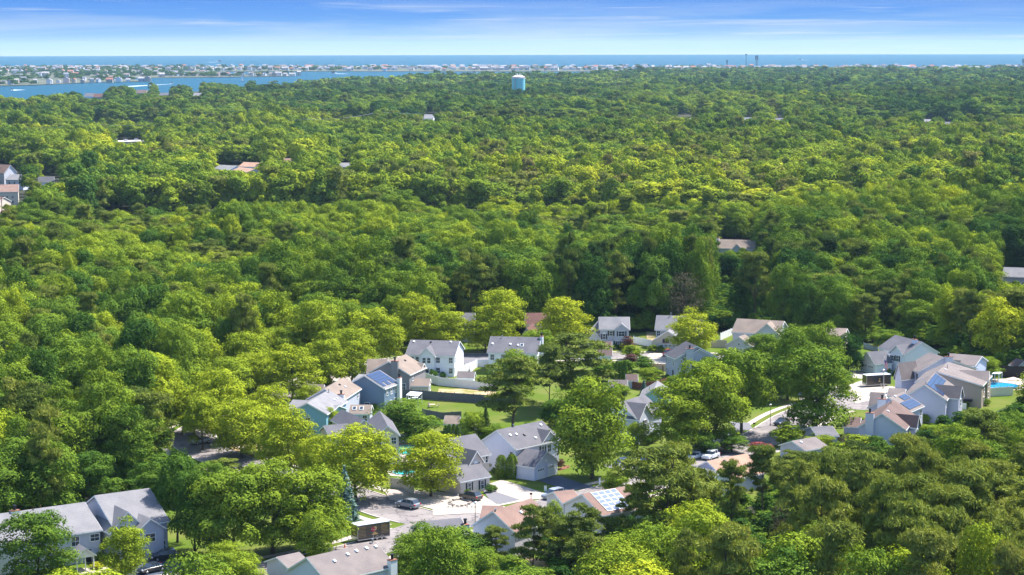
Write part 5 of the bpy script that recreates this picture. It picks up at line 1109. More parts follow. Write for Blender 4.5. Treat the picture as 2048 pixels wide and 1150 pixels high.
    for sx in (-1, 1):
        for k in range(8):
            x_ = -L*.46 if sx < 0 else L*.24; end = x_+L*.22*(.75+.25*rr.random()); z_ = Hh-.35-k*.24
            if sx > 0 and z_ < 1.0: continue
            while x_ < end: wl = rr.uniform(.08, .30); mb.box((x_, y0-.008, z_), (wl, 0, 0), (0, .006, 0), (0, 0, .045)); x_ += wl+.06
    mb.build('lettering', GOLD if front else mat('dull_gold_lettering', (.20, .14, .07), .6, .05), r)
    return r
trailer('black enclosed trailer with gold emblem and white roof beside the lower lawn', (716, 1087), (773, 1078), 6.2, 2.4, 3.0, True)
trailer('black enclosed trailer with small gold lettering in the turning circle', q('Y1', 262, 985), q('Y1', 694, 960), 6.6, 2.4, 2.9, False)

# ------------------------------------------------------------------ street furniture
def lamp(label, x, y, h):
    p = G(x, y); r = thing('street_lamp', label, 'street lamp', p); mb = MB(); mb.tube((0, 0, 0), (0, 0, .5), .13, .11, 8); mb.tube((0, 0, .5), (0, 0, h), .07, .05, 8); mb.build('pole', mat('lamp_post_grey', (.16, .14, .13), .6, .1), r)
    mb = MB(); mb.tube((0, 0, h), (0, 0, h+.35), .16, .30, 10); mb.build('lamp_glass', mat('lamp_globe', (.75, .72, .68), .3, .02), r); mb = MB(); mb.tube((0, 0, h+.35), (0, 0, h+.48), .36, .12, 10); mb.build('lamp_cap', METAL, r)
def px2h(x, yb, yt):
    b = G(x, yb); lo, hi = .3, 90
    for _ in range(40):
        m_ = (lo+hi)/2
        if P(b+Vector((0, 0, m_)))[1] > yt: lo = m_
        else: hi = m_
    return lo
lamp('street lamp at the wood edge of the left street bend', 365, 867, 3.9); lamp('tall thin street lamp in front of the pale gable with the rose roof', 950.5, 1050, px2h(950, 1050, 1008)); lamp('street lamp beside the black sedan', 1540.5, 852, px2h(1540, 852, 812)); lamp('small street lamp with blue top at the bottom edge', 398, 1160, 3.2); lamp('lamp post in front of the black trailer in the turning circle', 1766, 778, px2h(1766, 778, 742))
FLAGR = mat('flag_red', (.5, .03, .06), .8, .05); FLAGW = mat('flag_white', (.8, .8, .8), .8, .05); FLAGB = mat('flag_blue', (.03, .05, .25), .8, .05)
def flag(label, x, y, yt, s=1.0):
    p = G(x, y); h = px2h(x, y, yt); r = thing('flagpole', label, 'flagpole', p); mb = MB(); mb.tube((0, 0, 0), (0, 0, h), .06, .035, 8); mb.tube((0, 0, h), (0, 0, h+.15), .08, .08, 8); mb.build('pole', mat('pole_white', (.75, .75, .77), .4, .02), r)
    f = thing('flag', label.replace('flagpole', 'flag').replace('carrying a flag', 'red white and blue'), 'flag', (p.x, p.y, h-2.2)); ms = [FLAGR, FLAGW, FLAGB]; mb = MB()
    for k in range(9):                        # limp cloth, striped, folds along its length
        mb.mi = k % 2
        for j in range(5):
            def w_(jj, kk): return (.06+jj*.17*s, .10*math.sin(jj*2.1), 1.7-kk*.19*s-jj*.22)
            a, b, c, d = w_(j, k), w_(j+1, k), w_(j+1, k+1), w_(j, k+1)
            if k < 4 and j < 2: mb.mi = 2
            else: mb.mi = k % 2
            mb.prism([a, b, c, d], (0, .015, 0))
    mb.build('cloth', ms, f)
flag('white flagpole carrying a flag beside the dark cedar', 1685.8, 726, 690); flag('white flagpole carrying a flag before the turning circle trailer', 1767.2, 777, 714)
def mailbox(label, x, y):
    r = thing('mailbox', label, 'mailbox', G(x, y)); mb = MB(); mb.cbox((0, 0, 0), .12, .12, 1.1); mb.build('post', BROWNF, r); mb = MB(); mb.cbox((0, 0, 1.1), .5, .28, .2); mb.tube((-.25, 0, 1.3), (.25, 0, 1.3), .14, .14, 10); mb.build('box', DARKM, r)
mailbox('dark mailbox on post at the edge of the gravel drive', *q('X6', 748, 742)); mailbox('mailbox beside the driveway across from the street lamp', 1508, 858); mailbox('mailbox at the mulch bed of the turning circle', 1710.5, 802)
def utilbox(label, k, x, y, s=.5, h=.9, m=None, name='utility_box'):
    r = thing(name, label, 'utility box', G(*q(k, x, y))); mb = MB(); mb.cbox((0, 0, 0), s, s, h); mb.build('case', m or TRIM, r); mb = MB(); mb.cbox((0, 0, h), s+.08, s+.08, .06); mb.build('lid', METAL, r)
utilbox('small white utility box on the lawn edge', 'X6', 866, 665); utilbox('pale post box on the front lawn', 'X6', 1312, 622, .35, 1.5); utilbox('white air conditioner beside the round shrubs', 'Z4', 1465, 990, .8, 1.0); utilbox('small white meter cabinet on the far lawn edge', 'X6', 1425, 552, .35, .8)
utilbox('dark bin on the turning circle pavement', 'Y3', 505, 245, 1.0, .7, DARKM, 'bin'); utilbox('small dark bin beside the larger one', 'Y3', 608, 262, .5, .9, DARKM, 'bin'); utilbox('dark wheeled bin beside the trunk of the big maple', 'Y4', 478, 215, .8, 1.3, DARKM, 'bin')
utilbox('blue recycling bin at the left edge', 'Y8', 270, 870, 2.0, 1.6, BLUEP, 'bin'); utilbox('red recycling bin at the left edge', 'Y8', 215, 865, 2.0, 1.6, RED, 'bin')
r = thing('basketball_hoop', 'basketball hoop with dark backboard in front of the cream garage', 'basketball hoop', G(*q('Z6', 1350, 665))); mb = MB(); mb.tube((0, 0, 0), (0, 0, 3), .08, .08, 8); mb.build('pole', METAL, r); mb = MB(); mb.box((-.9, -.06, 2.6), (1.8, 0, 0), (0, .05, 0), (0, 0, 1.1)); mb.build('backboard', mat('backboard_purple', (.07, .04, .10), .4, .1), r)
mb = MB()
for i in range(12): mb.tube((.23*math.cos(i*math.pi/6), -.33+.23*math.sin(i*math.pi/6), 2.9), (.23*math.cos((i+1)*math.pi/6), -.33+.23*math.sin((i+1)*math.pi/6), 2.9), .02, .02, 5)
mb.build('rim', RED, r)
r = thing('traffic_cone', 'small orange cone near the black trailer', 'cone', G(*q('Y6', 885, 515))); mb = MB(); mb.tube((0, 0, .03), (0, 0, .7), .17, .03, 10); mb.build('cone', mat('orange_plastic', (.7, .12, .02), .5, .05), r); mb = MB(); mb.cbox((0, 0, 0), .42, .42, .04); mb.build('base', DARKM, r)
r = thing('stop_sign', 'red stop sign by the street behind the brown grey roof', 'sign', G(*q('Y6', 1275, 470))); mb = MB(); mb.tube((0, 0, 0), (0, 0, 2.9), .04, .04, 6); mb.build('post', METAL, r); mb = MB(); mb.prism([(.38*math.cos(math.pi/8+i*math.pi/4), -.06, 2.6+.38*math.sin(math.pi/8+i*math.pi/4)) for i in range(8)], (0, .03, 0)); sg = mb.build('sign_plate', FLAGR, r)
cu = bpy.data.curves.new('sign_text', 'FONT'); cu.body = 'STOP'; cu.size = .30; cu.align_x = 'CENTER'; cu.align_y = 'CENTER'; cu.extrude = .004; to = bpy.data.objects.new('sign_text', cu); C.objects.link(to); to.parent = sg; cu.materials.append(FLAGW); bpy.context.view_layer.update(); tm_ = bpy.data.meshes.new_from_object(to); bpy.data.objects.remove(to); to = bpy.data.objects.new('sign_text', tm_); C.objects.link(to); to.parent = sg; to.location = (0, -.068, 2.6); to.rotation_euler = (math.pi/2, 0, 0)
r = thing('stone_ring', 'low ring of rocks beside the bronze suv', 'flower bed', G(*q('X6', 165, 768)))
for i in range(14):
    a = i*2*math.pi/14; mb = MB(); mb.cbox((1.9*math.cos(a), 2.6*math.sin(a), -.05), .5+.1*(i % 3), .45, .38+.08*(i % 2), a); mb.build('rock', mat('field_stone', (.34, .30, .26), .9, .25, 4), r)
rr = random.Random(3)
for i, x in enumerate((70, 105, 155, 225, 262, 292)): 
    r = thing('kerb_rock', 'small rock in the row on the gravel near the street', 'rock', G(*q('X6', x, 803)), 'rocks on the gravel'); mb = MB(); mb.tube((0, 0, -.05), (0, 0, .28), .3+.08*rr.random(), .16, 7); mb.build('rock', MATS['field_stone'], r)
def patio(label, k, x, y, m, n=4):
    r = thing('patio_set', label, 'patio furniture', G(*q(k, x, y))); mb = MB(); mb.cbox((0, 0, .68), 1.4, .9, .05); mb.build('tabletop', m, r)
    for i in range(4): mb = MB(); mb.tube(((i % 2-.5)*1.1, (i//2-.5)*.7, 0), ((i % 2-.5)*1.1, (i//2-.5)*.7, .68), .03, .03, 6); mb.build('leg', METAL, r)
    for i in range(n):
        a = i*2*math.pi/n; c = thing('patio_chair', 'patio chair around its table '+label.split(' ', 1)[1][:60], 'chair', r.location+Vector((1.3*math.cos(a), 1.1*math.sin(a), 0)), 'chairs of '+label); mb = MB(); mb.cbox((0, 0, .42), .5, .5, .06); mb.build('seat', m, c)
        mb = MB(); mb.cbox((.24*math.cos(a), .24*math.sin(a), .45), .08, .5, .5, a); mb.build('backrest', m, c); mb = MB(); [mb.tube(((j % 2-.5)*.4, (j//2-.5)*.4, 0), ((j % 2-.5)*.4, (j//2-.5)*.4, .42), .02, .02, 5) for j in range(4)]; mb.build('chair_legs', METAL, c)
patio('pale patio table under the white canopy', 'Z1', 1020, 1110, WHITEP); patio('pale garden table on the bright lawn edge', 'X5', 1250, 60, BEI, 3); patio('white patio table beside the backyard pool', 'Y2', 1490, 735, WHITEP, 3); patio('dark garden table in the shrubby backyard', 'Z6', 1210, 1080, BROWNF, 4)
def pgola(label, k, x, y):
    r = thing('garden_arbour', label, 'arbour', G(*q(k, x, y))); 
    for i in range(4): mb = MB(); mb.cbox(((i % 2-.5)*2.6, (i//2-.5)*2.2, 0), .14, .14, 2.3); mb.build('post', BROWNF, r)
    mb = MB(); [mb.cbox((-1.4+.4*j, 0, 2.3), .08, 2.7, .14) for j in range(8)]; mb.build('beams', BROWNF, r)
pgola('dark brown garden arbour in the shrubby backyard', 'Z6', 1225, 1020)
# power line poles with wires at the left
def pole(label, x, y, h=14): 
    r = thing('power_pole', label, 'utility pole', G(x, y), 'poles of the power line'); mb = MB(); mb.tube((0, 0, 0), (0, 0, h), .22, .15, 8); mb.build('pole', mat('pole_wood', (.10, .08, .07), .9, .2), r); mb = MB(); mb.cbox((0, 0, h-1.2), .2, 4, .2, math.pi/2); mb.build('crossarm', MATS['pole_wood'], r); return Vector(r.location)+Vector((0, 0, h-.9))
pp = [pole('wooden power pole rising from the left woods line', x, y, 22) for x, y in ((-60, 306), (180, 299), (388, 293), (606, 287), (760, 268), (930, 262), (1090, 258))]
mb = MB()
for a, b in zip(pp[:-1], pp[1:]):
    for dx in (-1.6, 0, 1.6):
        for k in range(6):
            def W3(t_): v = a.lerp(b, t_); return v+Vector((dx*.4, dx, -7*4*t_*(1-t_)*.35))
            mb.tube(W3(k/6), W3((k+1)/6), .07, .07, 4, False)
tag(mb.build('power_line', mat('wire', (.25, .26, .28), .5, .05)), 'thin power line wires sagging over the left woods', 'wires')
pole('dark utility pole at the left edge before the big house', 4, 428, 9)

# ------------------------------------------------------------------ woods
rng = np.random.default_rng(2)
def vnoise(x, y, s, seed):
    r = np.random.default_rng(seed); tb = r.uniform(0, 1, (256, 256)); fx = x/s; fy = y/s; ix = np.floor(fx).astype(int); iy = np.floor(fy).astype(int); tx = fx-ix; ty = fy-iy
    tx = tx*tx*(3-2*tx); ty = ty*ty*(3-2*ty); g = lambda a, b: tb[a % 256, b % 256]
    return (g(ix, iy)*(1-tx)+g(ix+1, iy)*tx)*(1-ty)+(g(ix, iy+1)*(1-tx)+g(ix+1, iy+1)*tx)*ty
def cells(r0, r1, sp, ang=21.5, extra=40):
    n = int(r1/sp)+2; m = int(r1*math.tan(math.radians(ang))/sp)+int(extra/sp)+2
    ii, jj = np.meshgrid(np.arange(-m, m+1), np.arange(int(r0*.8/sp), n)); x = ii.ravel()*sp+(jj.ravel() % 2)*sp/2; y = jj.ravel()*sp*.88
    x = x+rng.uniform(-.36, .36, x.size)*sp; y = y+rng.uniform(-.36, .36, x.size)*sp; d = np.hypot(x, y)
    k = (d >= r0) & (d < r1) & (np.abs(x) < y*math.tan(math.radians(ang))+extra)
    return x[k], y[k]
NEAR0 = 250
X, Y, LOD = [], [], []
for r0, r1, sp, lod in ((NEAR0, 1000, 8.6, 0), (1000, 2200, 10.5, 1), (2200, 3800, 13.5, 1), (3800, 9000, 24.0, 2)):
    x, y = cells(r0, r1, sp, 18.5 if r1 > 1000 else 20, 60); X.append(x); Y.append(y); LOD.append(np.full(x.size, lod))
X = np.concatenate(X); Y = np.concatenate(Y); LOD = np.concatenate(LOD); D_ = np.hypot(X, Y)
gx, gy, gz = Pn(X, Y, 0.0)
n1 = vnoise(X, Y, 55, 1)*.5+vnoise(X, Y, 21, 2)*.3+vnoise(X, Y, 190, 3)*.2
def bump(cx, cy, sx, sy): return np.exp(-((gx-cx)/sx)**2-((gy-cy)/sy)**2)
far = np.clip((D_-1200)/2500, 0, 1)
Hh = 10.5+13*np.clip((n1-.5)*2.2+.42, 0, 1)+rng.normal(size=X.size)*1.9
wood_edge = bump(1200, 660, 700, 38); Hh += 3.0*wood_edge
# species
pp_ = .13+.55*(vnoise(X, Y, 70, 11) > .62)+.55*bump(1650, 1150, 560, 150)+.35*bump(100, 720, 260, 120)+.5*bump(950, 262, 420, 16)+.45*bump(1480, 318, 260, 40)+.35*bump(180, 560, 260, 40)-.35*bump(1900, 880, 180, 50)-.3*bump(600, 320, 500, 60)
pp_ = np.where(gy < 225, .22, pp_*np.where((gx > 1150) & (gy > 880), .98, .55)+.35*bump(950, 262, 420, 12))
is_pine = rng.uniform(0, 1, X.size) < pp_
# tint
tn = .325+.30*vnoise(X, Y, 60, 21)+.26*vnoise(X, Y, 230, 23)+rng.normal(size=X.size)*.11-.10
tn += .20*bump(1500, 400, 700, 90)+.16*bump(350, 330, 350, 45)+.16*bump(300, 560, 420, 60)+.12*bump(1900, 600, 250, 60)+.14*bump(1900, 860, 200, 60)-.07*bump(1300, 640, 600, 26)-.20*bump(950, 1220, 300, 110)-.20*np.clip((300-gy)/130, 0, 1)-.05*bump(1700, 1060, 500, 130)
tn = np.clip(tn, .04, .97)
Wd = np.where(is_pine, 8.6, 11.8)*rng.uniform(.72, 1.35, X.size)*np.where(D_ > 3800, 2.2, np.where(D_ > 2200, 1.45, np.where(D_ > 1000, 1.18, 1)))
Hh = np.where(is_pine, Hh*1.02+.5, Hh)
ok = np.ones(X.size, bool)
lw = [(p.x, p.y) for p in land]; ok &= inpoly(X, Y, lw)
ok &= ~inpoly(gx, gy, HOOD)
# clearings with houses or open ground beyond the neighbourhood (ground outline in the view)
CLEAR = [[(-60, 392), (50, 388), (75, 405), (60, 432), (-60, 436)], [(415, 345), (520, 348), (525, 362), (420, 358)], [(550, 330), (600, 330), (600, 340), (550, 340)], [(665, 342), (712, 342), (712, 352), (665, 352)], [(205, 288), (310, 286), (312, 294), (205, 297)],
         [(1425, 508), (1515, 508), (1515, 524), (1425, 524)], [(1985, 545), (2120, 545), (2120, 585), (1990, 580)], [(-100, 296), (640, 281), (640, 289), (-100, 305)],
         
         [(215, 460), (255, 452), (260, 430), (232, 408), (210, 430)]]
for c in CLEAR: ok &= ~inpoly(gx, gy, c)
# a glimpse of each outlying building: nothing tall directly in front of these
KEEP = [(0, 985, 332, 1110, 330), (580, 1050, 775, 1150, 400), (945, 990, 1095, 1075, 400), (1135, 965, 1225, 1035, 400), (1400, 905, 1475, 935, 430), (1440, 910, 1545, 975, 400), (1560, 848, 1650, 893, 450), (1690, 835, 1820, 872, 480),
        (1820, 690, 1985, 820, 520), (1985, 760, 2040, 785, 560), (345, 862, 410, 905, 430), (-10, 368, 36, 405, 1290), (18, 347, 42, 360, 1400), (88, 350, 116, 364, 1400), (-10, 330, 6, 342, 1500), (436, 329, 508, 341, 1500), (566, 316, 582, 322, 1700), (682, 325, 698, 332, 1620), (235, 280, 285, 284, 2000),
        (1434, 480, 1508, 500, 860), (2004, 536, 2060, 566, 760), (850, 229, 866, 238, 3200), (1355, 229, 1385, 235, 2900), (1490, 234, 1500, 238, 2900), (1552, 236, 1562, 240, 2700), (1852, 239, 1862, 243, 2700), (1892, 244, 1898, 248, 2500),
        (168, 180, 208, 196, 4200), (272, 180, 292, 187, 4500), (318, 183, 338, 192, 4300), (386, 186, 400, 192, 4200), (1024, 154, 1049, 188, 2900)]
tx, ty, _ = Pn(X, Y, Hh); cx_, cy_, cz = Pn(X, Y, Hh*.62); hw = Wd/2*FPX/cz
for x0, y0, x1, y1, dm in KEEP:
    hit = (tx+hw*.8 > x0) & (tx-hw*.8 < x1) & (ty < y1) & (gy > y0) & (D_ < dm)
    # only trees whose crown really overlaps the window of view
    hit &= (ty < y1-1)
    ok &= ~hit
for (bx, by, br) in TREES_PLACED: ok &= ~(np.hypot(X-bx, Y-by) < br*.75+Wd*.30)
X, Y, LOD, D_, Hh, Wd, tn, is_pine, tx, ty, gx, gy, hw = [a[ok] for a in (X, Y, LOD, D_, Hh, Wd, tn, is_pine, tx, ty, gx, gy, hw)]
rot = rng.uniform(0, 6.283, X.size); var = rng.integers(0, 60, X.size)
infr = (tx > -hw) & (tx < 2048+hw) & (ty < 1145) & (gy > 100)
indiv = np.zeros(X.size, bool)
for pn_ in (False, True):
    idx = np.where(infr & (is_pine == pn_) & (LOD == 0))[0]; idx = idx[np.argsort(-(Wd[idx]/D_[idx]))]
    done = sum(1 for o in bpy.data.objects if o.parent is None and o.name.split('.')[0] in (('pine_tree',) if pn_ else ('leafy_tree', 'street_tree', 'maple_tree', 'magnolia_tree', 'cedar_tree')))
    indiv[idx[:max(0, 298-done)]] = True
def zone(x, y):
    if x > 1150 and y > 900: return 'lower right wood'
    if x < 460 and y > 620: return 'left wood'
    if y > 1040: return 'lower left wood'
    if x > 1640: return 'right wood'
    return 'wood behind'
MARKS = [(60, 'above the townhouse roofs'), (190, 'over the townhouse gables'), (330, 'left of the street lamp bend'), (450, 'above the lawn corner tree'), (570, 'behind the silver parked cars'), (700, 'behind the street tree row'), (830, 'over the white colonial'), (960, 'near the dark roof'), (1080, 'near the red brown roof'),
         (1210, 'near the sage house'), (1340, 'near the cream garage'), (1470, 'near the broad tan roof'), (1590, 'by the deep green maples'), (1700, 'by the dark cedar'), (1800, 'by the white garage house'), (1920, 'by the beige house'), (2010, 'by the backyard pool'), (2100, 'at the right edge')]
MARKB = [(60, 'at the left edge'), (300, 'by the townhouses'), (600, 'below the brown grey roof'), (900, 'left of the bare tree'), (1150, 'under the solar roof'), (1320, 'at the round crowned pine'), (1480, 'below the orange tan roof'), (1620, 'below the smooth grey roof'), (1760, 'below the rosy brown roof'), (1900, 'below the beige house'), (2010, 'below the backyard pool'), (2100, 'at the right edge')]
for i in np.where(indiv)[0]:
    z0_ = zone(gx[i], gy[i]); t = tn[i]; mk_ = min(MARKS if gy[i] < 900 or gx[i] < 500 else MARKB, key=lambda m_: abs(m_[0]-gx[i]))[1]; z = z0_
    dd = D_[i]; far_ = 'front' if (gy[i] > 1080 or 640 < gy[i] < 700) else ('middle' if (gy[i] > 980 or 590 < gy[i] <= 640) else 'rear')
    z = '%s, %s row, %s' % (z0_, far_, mk_)
    if is_pine[i]:
        c = 'dark' if t < .4 else ('olive' if t < .62 else 'brownish'); s_ = 'broad' if Wd[i] > 8 else 'slim'
        r = tree('pine_tree', 'pine', (X[i], Y[i], 0), Hh[i], Wd[i], t, '%s %s pine in the %s' % (s_, c, z), 'tree', 'pines of the %s' % z0_, int(var[i]), float(rot[i]))
    else:
        c = 'deep green' if t < .38 else ('mid green' if t < .56 else ('bright green' if t < .72 else 'yellow green')); s_ = 'wide' if Wd[i] > 10 else ('tall' if Hh[i] > 16 else 'round')
        r = tree('leafy_tree', 'broad', (X[i], Y[i], 0), Hh[i], Wd[i], t, '%s %s tree in the %s' % (s_, c, z), 'tree', 'leafy trees of the %s' % z0_, int(var[i]), float(rot[i]))
# shore trees on the barrier
bx = rng.uniform(-3600, 3600, 9000); by = rng.uniform(4300, 8200, 9000); bgx, bgy, _ = Pn(bx, by, 0)
kk = inpoly(bgx, bgy, BAR) & (vnoise(bx, by, 160, 77)+.30*(bgx < 560) > .60)
bx, by = bx[kk], by[kk]
def cloud(name, label, sel, kinds, extra=None, only=None):
    if only is not None: sel = np.zeros(X.size, bool)
    X_, Y_, H2, W2, T2, R2, V2, L2 = X[sel], Y[sel], Hh[sel], Wd[sel], tn[sel], rot[sel], var[sel], LOD[sel]
    if extra is not None:
        ex, ey = extra; m = ex.size; X_ = np.concatenate([X_, ex]); Y_ = np.concatenate([Y_, ey]); H2 = np.concatenate([H2, rng.uniform(7, 13, m)]); W2 = np.concatenate([W2, rng.uniform(14, 26, m)]); T2 = np.concatenate([T2, rng.uniform(.05, .4, m)])
        R2 = np.concatenate([R2, rng.uniform(0, 6, m)]); V2 = np.concatenate([V2, rng.integers(0, 60, m)]); L2 = np.concatenate([L2, np.full(m, 2)])
    if only is not None:
        X_, Y_ = only; m = X_.size; H2 = rng.uniform(2.6, 6.2, m); W2 = rng.uniform(4.5, 8, m); T2 = np.clip(rng.normal(.36, .12, m), .1, .9); R2 = rng.uniform(0, 6, m); V2 = np.zeros(m, int); L2 = np.zeros(m, int)
    me = bpy.data.meshes.new(name); n = X_.size; me.vertices.add(n); me.vertices.foreach_set('co', np.stack([X_, Y_, np.zeros(n)], 1).ravel())
    proto = bpy.data.collections.new(name+'_source'); offs = {}; k = 0
    for lod in ((0, 1, 2) if only is None else (0,)):
        offs[lod] = k
        for cm, tm in TREE[(kinds, lod)]:
            o = bpy.data.objects.new('%s_source_%03d' % (name, k), cm); proto.objects.link(o); k += 1
    idx = np.array([offs[int(l)]+int(v) % len(TREE[(kinds, int(l))]) for l, v in zip(L2, V2)], dtype=np.int32)
    a = me.attributes.new('pick', 'INT', 'POINT'); a.data.foreach_set('value', idx)
    a = me.attributes.new('tint', 'FLOAT', 'POINT'); a.data.foreach_set('value', T2.astype(np.float32))
    a = me.attributes.new('size', 'FLOAT_VECTOR', 'POINT'); a.data.foreach_set('vector', np.stack([W2/7.5*rng.uniform(.84, 1.2, n), W2/7.5*rng.uniform(.84, 1.2, n), H2/10], 1).astype(np.float32).ravel())
    a = me.attributes.new('turn', 'FLOAT_VECTOR', 'POINT'); a.data.foreach_set('vector', np.stack([R2*0, R2*0, R2], 1).astype(np.float32).ravel())
    ob = bpy.data.objects.new(name, me); C.objects.link(ob); tag(ob, label, 'woodland', kind='stuff')
    g = bpy.data.node_groups.new(name, 'GeometryNodeTree'); g.interface.new_socket('Geometry', in_out='INPUT', socket_type='NodeSocketGeometry'); g.interface.new_socket('Geometry', in_out='OUTPUT', socket_type='NodeSocketGeometry')
    gi = N(g, 'NodeGroupInput'); go = N(g, 'NodeGroupOutput'); ip = N(g, 'GeometryNodeInstanceOnPoints'); ci = N(g, 'GeometryNodeCollectionInfo'); ci.inputs['Collection'].default_value = proto; ci.inputs['Separate Children'].default_value = True; ci.inputs['Reset Children'].default_value = True
    def na(nm, ty): x_ = N(g, 'GeometryNodeInputNamedAttribute', data_type=ty); x_.inputs[0].default_value = nm; return x_.outputs[0]
    ip.inputs['Pick Instance'].default_value = True
    g.links.new(gi.outputs[0], ip.inputs['Points']); g.links.new(ci.outputs[0], ip.inputs['Instance']); g.links.new(na('pick', 'INT'), ip.inputs['Instance Index'])
    er = N(g, 'FunctionNodeEulerToRotation'); g.links.new(na('turn', 'FLOAT_VECTOR'), er.inputs[0]); g.links.new(er.outputs[0], ip.inputs['Rotation']); g.links.new(na('size', 'FLOAT_VECTOR'), ip.inputs['Scale'])
    g.links.new(ip.outputs[0], go.inputs[0]); md = ob.modifiers.new('scatter', 'NODES'); md.node_group = g; return n
# brushy undergrowth along the edges and under the nearer woods
ux, uy = cells(260, 1000, 5.2, 19, 60); ugx, ugy, _ = Pn(ux, uy, 0)
uo = inpoly(ux, uy, lw) & ~inpoly(ugx, ugy, HOOD)
for c in CLEAR: uo &= ~inpoly(ugx, ugy, c)
utx, uty, _ = Pn(ux, uy, 4.5); ud = np.hypot(ux, uy)
for x0, y0, x1, y1, dm in KEEP: uo &= ~((utx+25 > x0) & (utx-25 < x1) & (uty < y1) & (ugy > y0) & (ud < dm))
for (bx_, by_, br_) in TREES_PLACED: uo &= ~(np.hypot(ux-bx_, uy-by_) < br_*.6+1)
ux, uy = ux[uo], uy[uo]
nb_ = cloud('leafy_woodland', 'continuous leafy woodland canopy stretching back to the bay', ~indiv & ~is_pine, 'broad', (bx, by))
np_ = cloud('pine_woodland', 'scattered pines mixed all through the more distant woodland', ~indiv & is_pine, 'pine')
print('TREES', nb_, np_, indiv.sum())

cloud('undergrowth', 'brushy undergrowth and saplings filling the floor of the woods', None, 'shrub', None, (ux, uy))
# ------------------------------------------------------------------ water tower, masts, shore houses, boats
tw = G(1037, 203); tw.z = 0; tD = tw.length; rad = 13.2*((P(tw)[2])/FPX); htw = px2h(1037, 203, 155.5)
r = thing('water_tower', 'pale blue cylindrical water tower with white top rising from the woods', 'water tower', tw)
def ringm(rads, n=48):
    mb = MB(); v = [(rr_*math.cos(2*math.pi*i/n), rr_*math.sin(2*math.pi*i/n), z) for rr_, z in rads for i in range(n)]
    mb.add(v, [(k*n+i, k*n+(i+1) % n, (k+1)*n+(i+1) % n, (k+1)*n+i) for k in range(len(rads)-1) for i in range(n)]+[tuple(range((len(rads)-1)*n, len(rads)*n))]); return mb
ringm([(rad, 0), (rad, htw)]).build('tank', mat('tower_aqua', (.22, .60, .68), .35, .04, .05), r, smooth=False)
ringm([(rad+.25, htw-1), (rad+.25, htw), (rad*.96, htw+1.6), (rad*.6, htw+3.2), (rad*.15, htw+4)]).build('dome', WHITEP, r)
mb = MB()
for i in range(32):
    a = 2*math.pi*i/32; b = 2*math.pi*(i+1)/32; p = Vector(((rad+.3)*math.cos(a), (rad+.3)*math.sin(a), htw)); p2 = Vector(((rad+.3)*math.cos(b), (rad+.3)*math.sin(b), htw)); Zv = Vector((0, 0, 1)); mb.tube(p, p+Zv*2.2, .12, .12, 4); mb.tube(p+Zv*2.2, p2+Zv*2.2, .14, .14, 4); mb.tube(p+Zv*.6, p2+Zv*.6, .2, .2, 4)
mb.build('railing', mat('railing_rust', (.45, .16, .14), .6, .1), r)
mb = MB()
for i in range(4): mb.tube((rad*.4*math.cos(i*1.57+.4), rad*.4*math.sin(i*1.57+.4), htw+2.5), (rad*.4*math.cos(i*1.57+.4), rad*.4*math.sin(i*1.57+.4), htw+7), .35, .25, 6)
mb.build('antenna', TRIM, r)
mb = MB(); mb.box((-rad*.5-.8, -rad-.2, 0), (1.2, 0, 0), (0, .8, 0), (0, 0, htw)); mb.build('ladder', METAL, r)
MASTM = mat('mast_steel', (.06, .14, .20), .6, .1)
def mast(label, x, yb, yt, w_, kind):
    b = G(x, yb); h = px2h(x, yb, yt); r = thing('radio_mast', label, 'radio mast', b); mb = MB(); s = P(b)[2]/FPX*w_/2
    if kind == 'pole': mb.tube((0, 0, 0), (0, 0, h), s*.8, s*.5, 8)
    else:
        for i in range(3):
            a = i*2.094; mb.tube((s*math.cos(a), s*math.sin(a), 0), (s*.8*math.cos(a), s*.8*math.sin(a), h), s*.28, s*.28, 5)
        n = int(h/6)
        for k in range(n):
            for i in range(3): a = i*2.094; b_ = (i+1)*2.094; mb.tube((s*math.cos(a), s*math.sin(a), k*h/n), (s*math.cos(b_), s*math.sin(b_), (k+1)*h/n), s*.16, s*.16, 4)
    mb.build('mast', MASTM, r); mb = MB()
    for k in range(3 if kind != 'pole' else 1):
        z = h*(1-.12*k)-3
        for i in range(6): a = i*1.047; mb.cbox((s*1.6*math.cos(a), s*1.6*math.sin(a), z), s*.5, s*.5, 5, a)
    mb.tube((0, 0, h-1), (0, 0, h+3), s*.3, s*.1, 5); mb.build('antenna', MASTM, r)
mast('slim tall mast with small head, left of the thick one', 1492, 138, 109, 2.0, 'pole'); mast('thick lattice mast carrying stacked antennas', 1513, 138, 112, 3.4, 'lattice'); mast('short mast far left of the tall pair', 1454, 139, 121, 1.8, 'lattice'); mast('mast at the right edge of the shore', 2046, 138, 119, 2.4, 'lattice')
WC = [mat('shore_wall_%s' % n_, c, .6, .05, .1) for n_, c in (('white', (.66, .66, .70)), ('cream', (.52, .48, .45)), ('blue', (.33, .38, .46)), ('tan', (.36, .31, .29)), ('pinkish', (.50, .41, .43)))]
RC = [mat('shore_roof_%s' % n_, c, .85, .1, .1) for n_, c in (('grey', (.20, .20, .24)), ('brown', (.24, .18, .16)), ('light', (.36, .34, .36)), ('red', (.34, .14, .11)), ('dark', (.12, .12, .15)))]
WN = ('white', 'cream', 'blue', 'tan', 'pink'); RN = ('grey', 'brown', 'light grey', 'red', 'dark')
protos = []
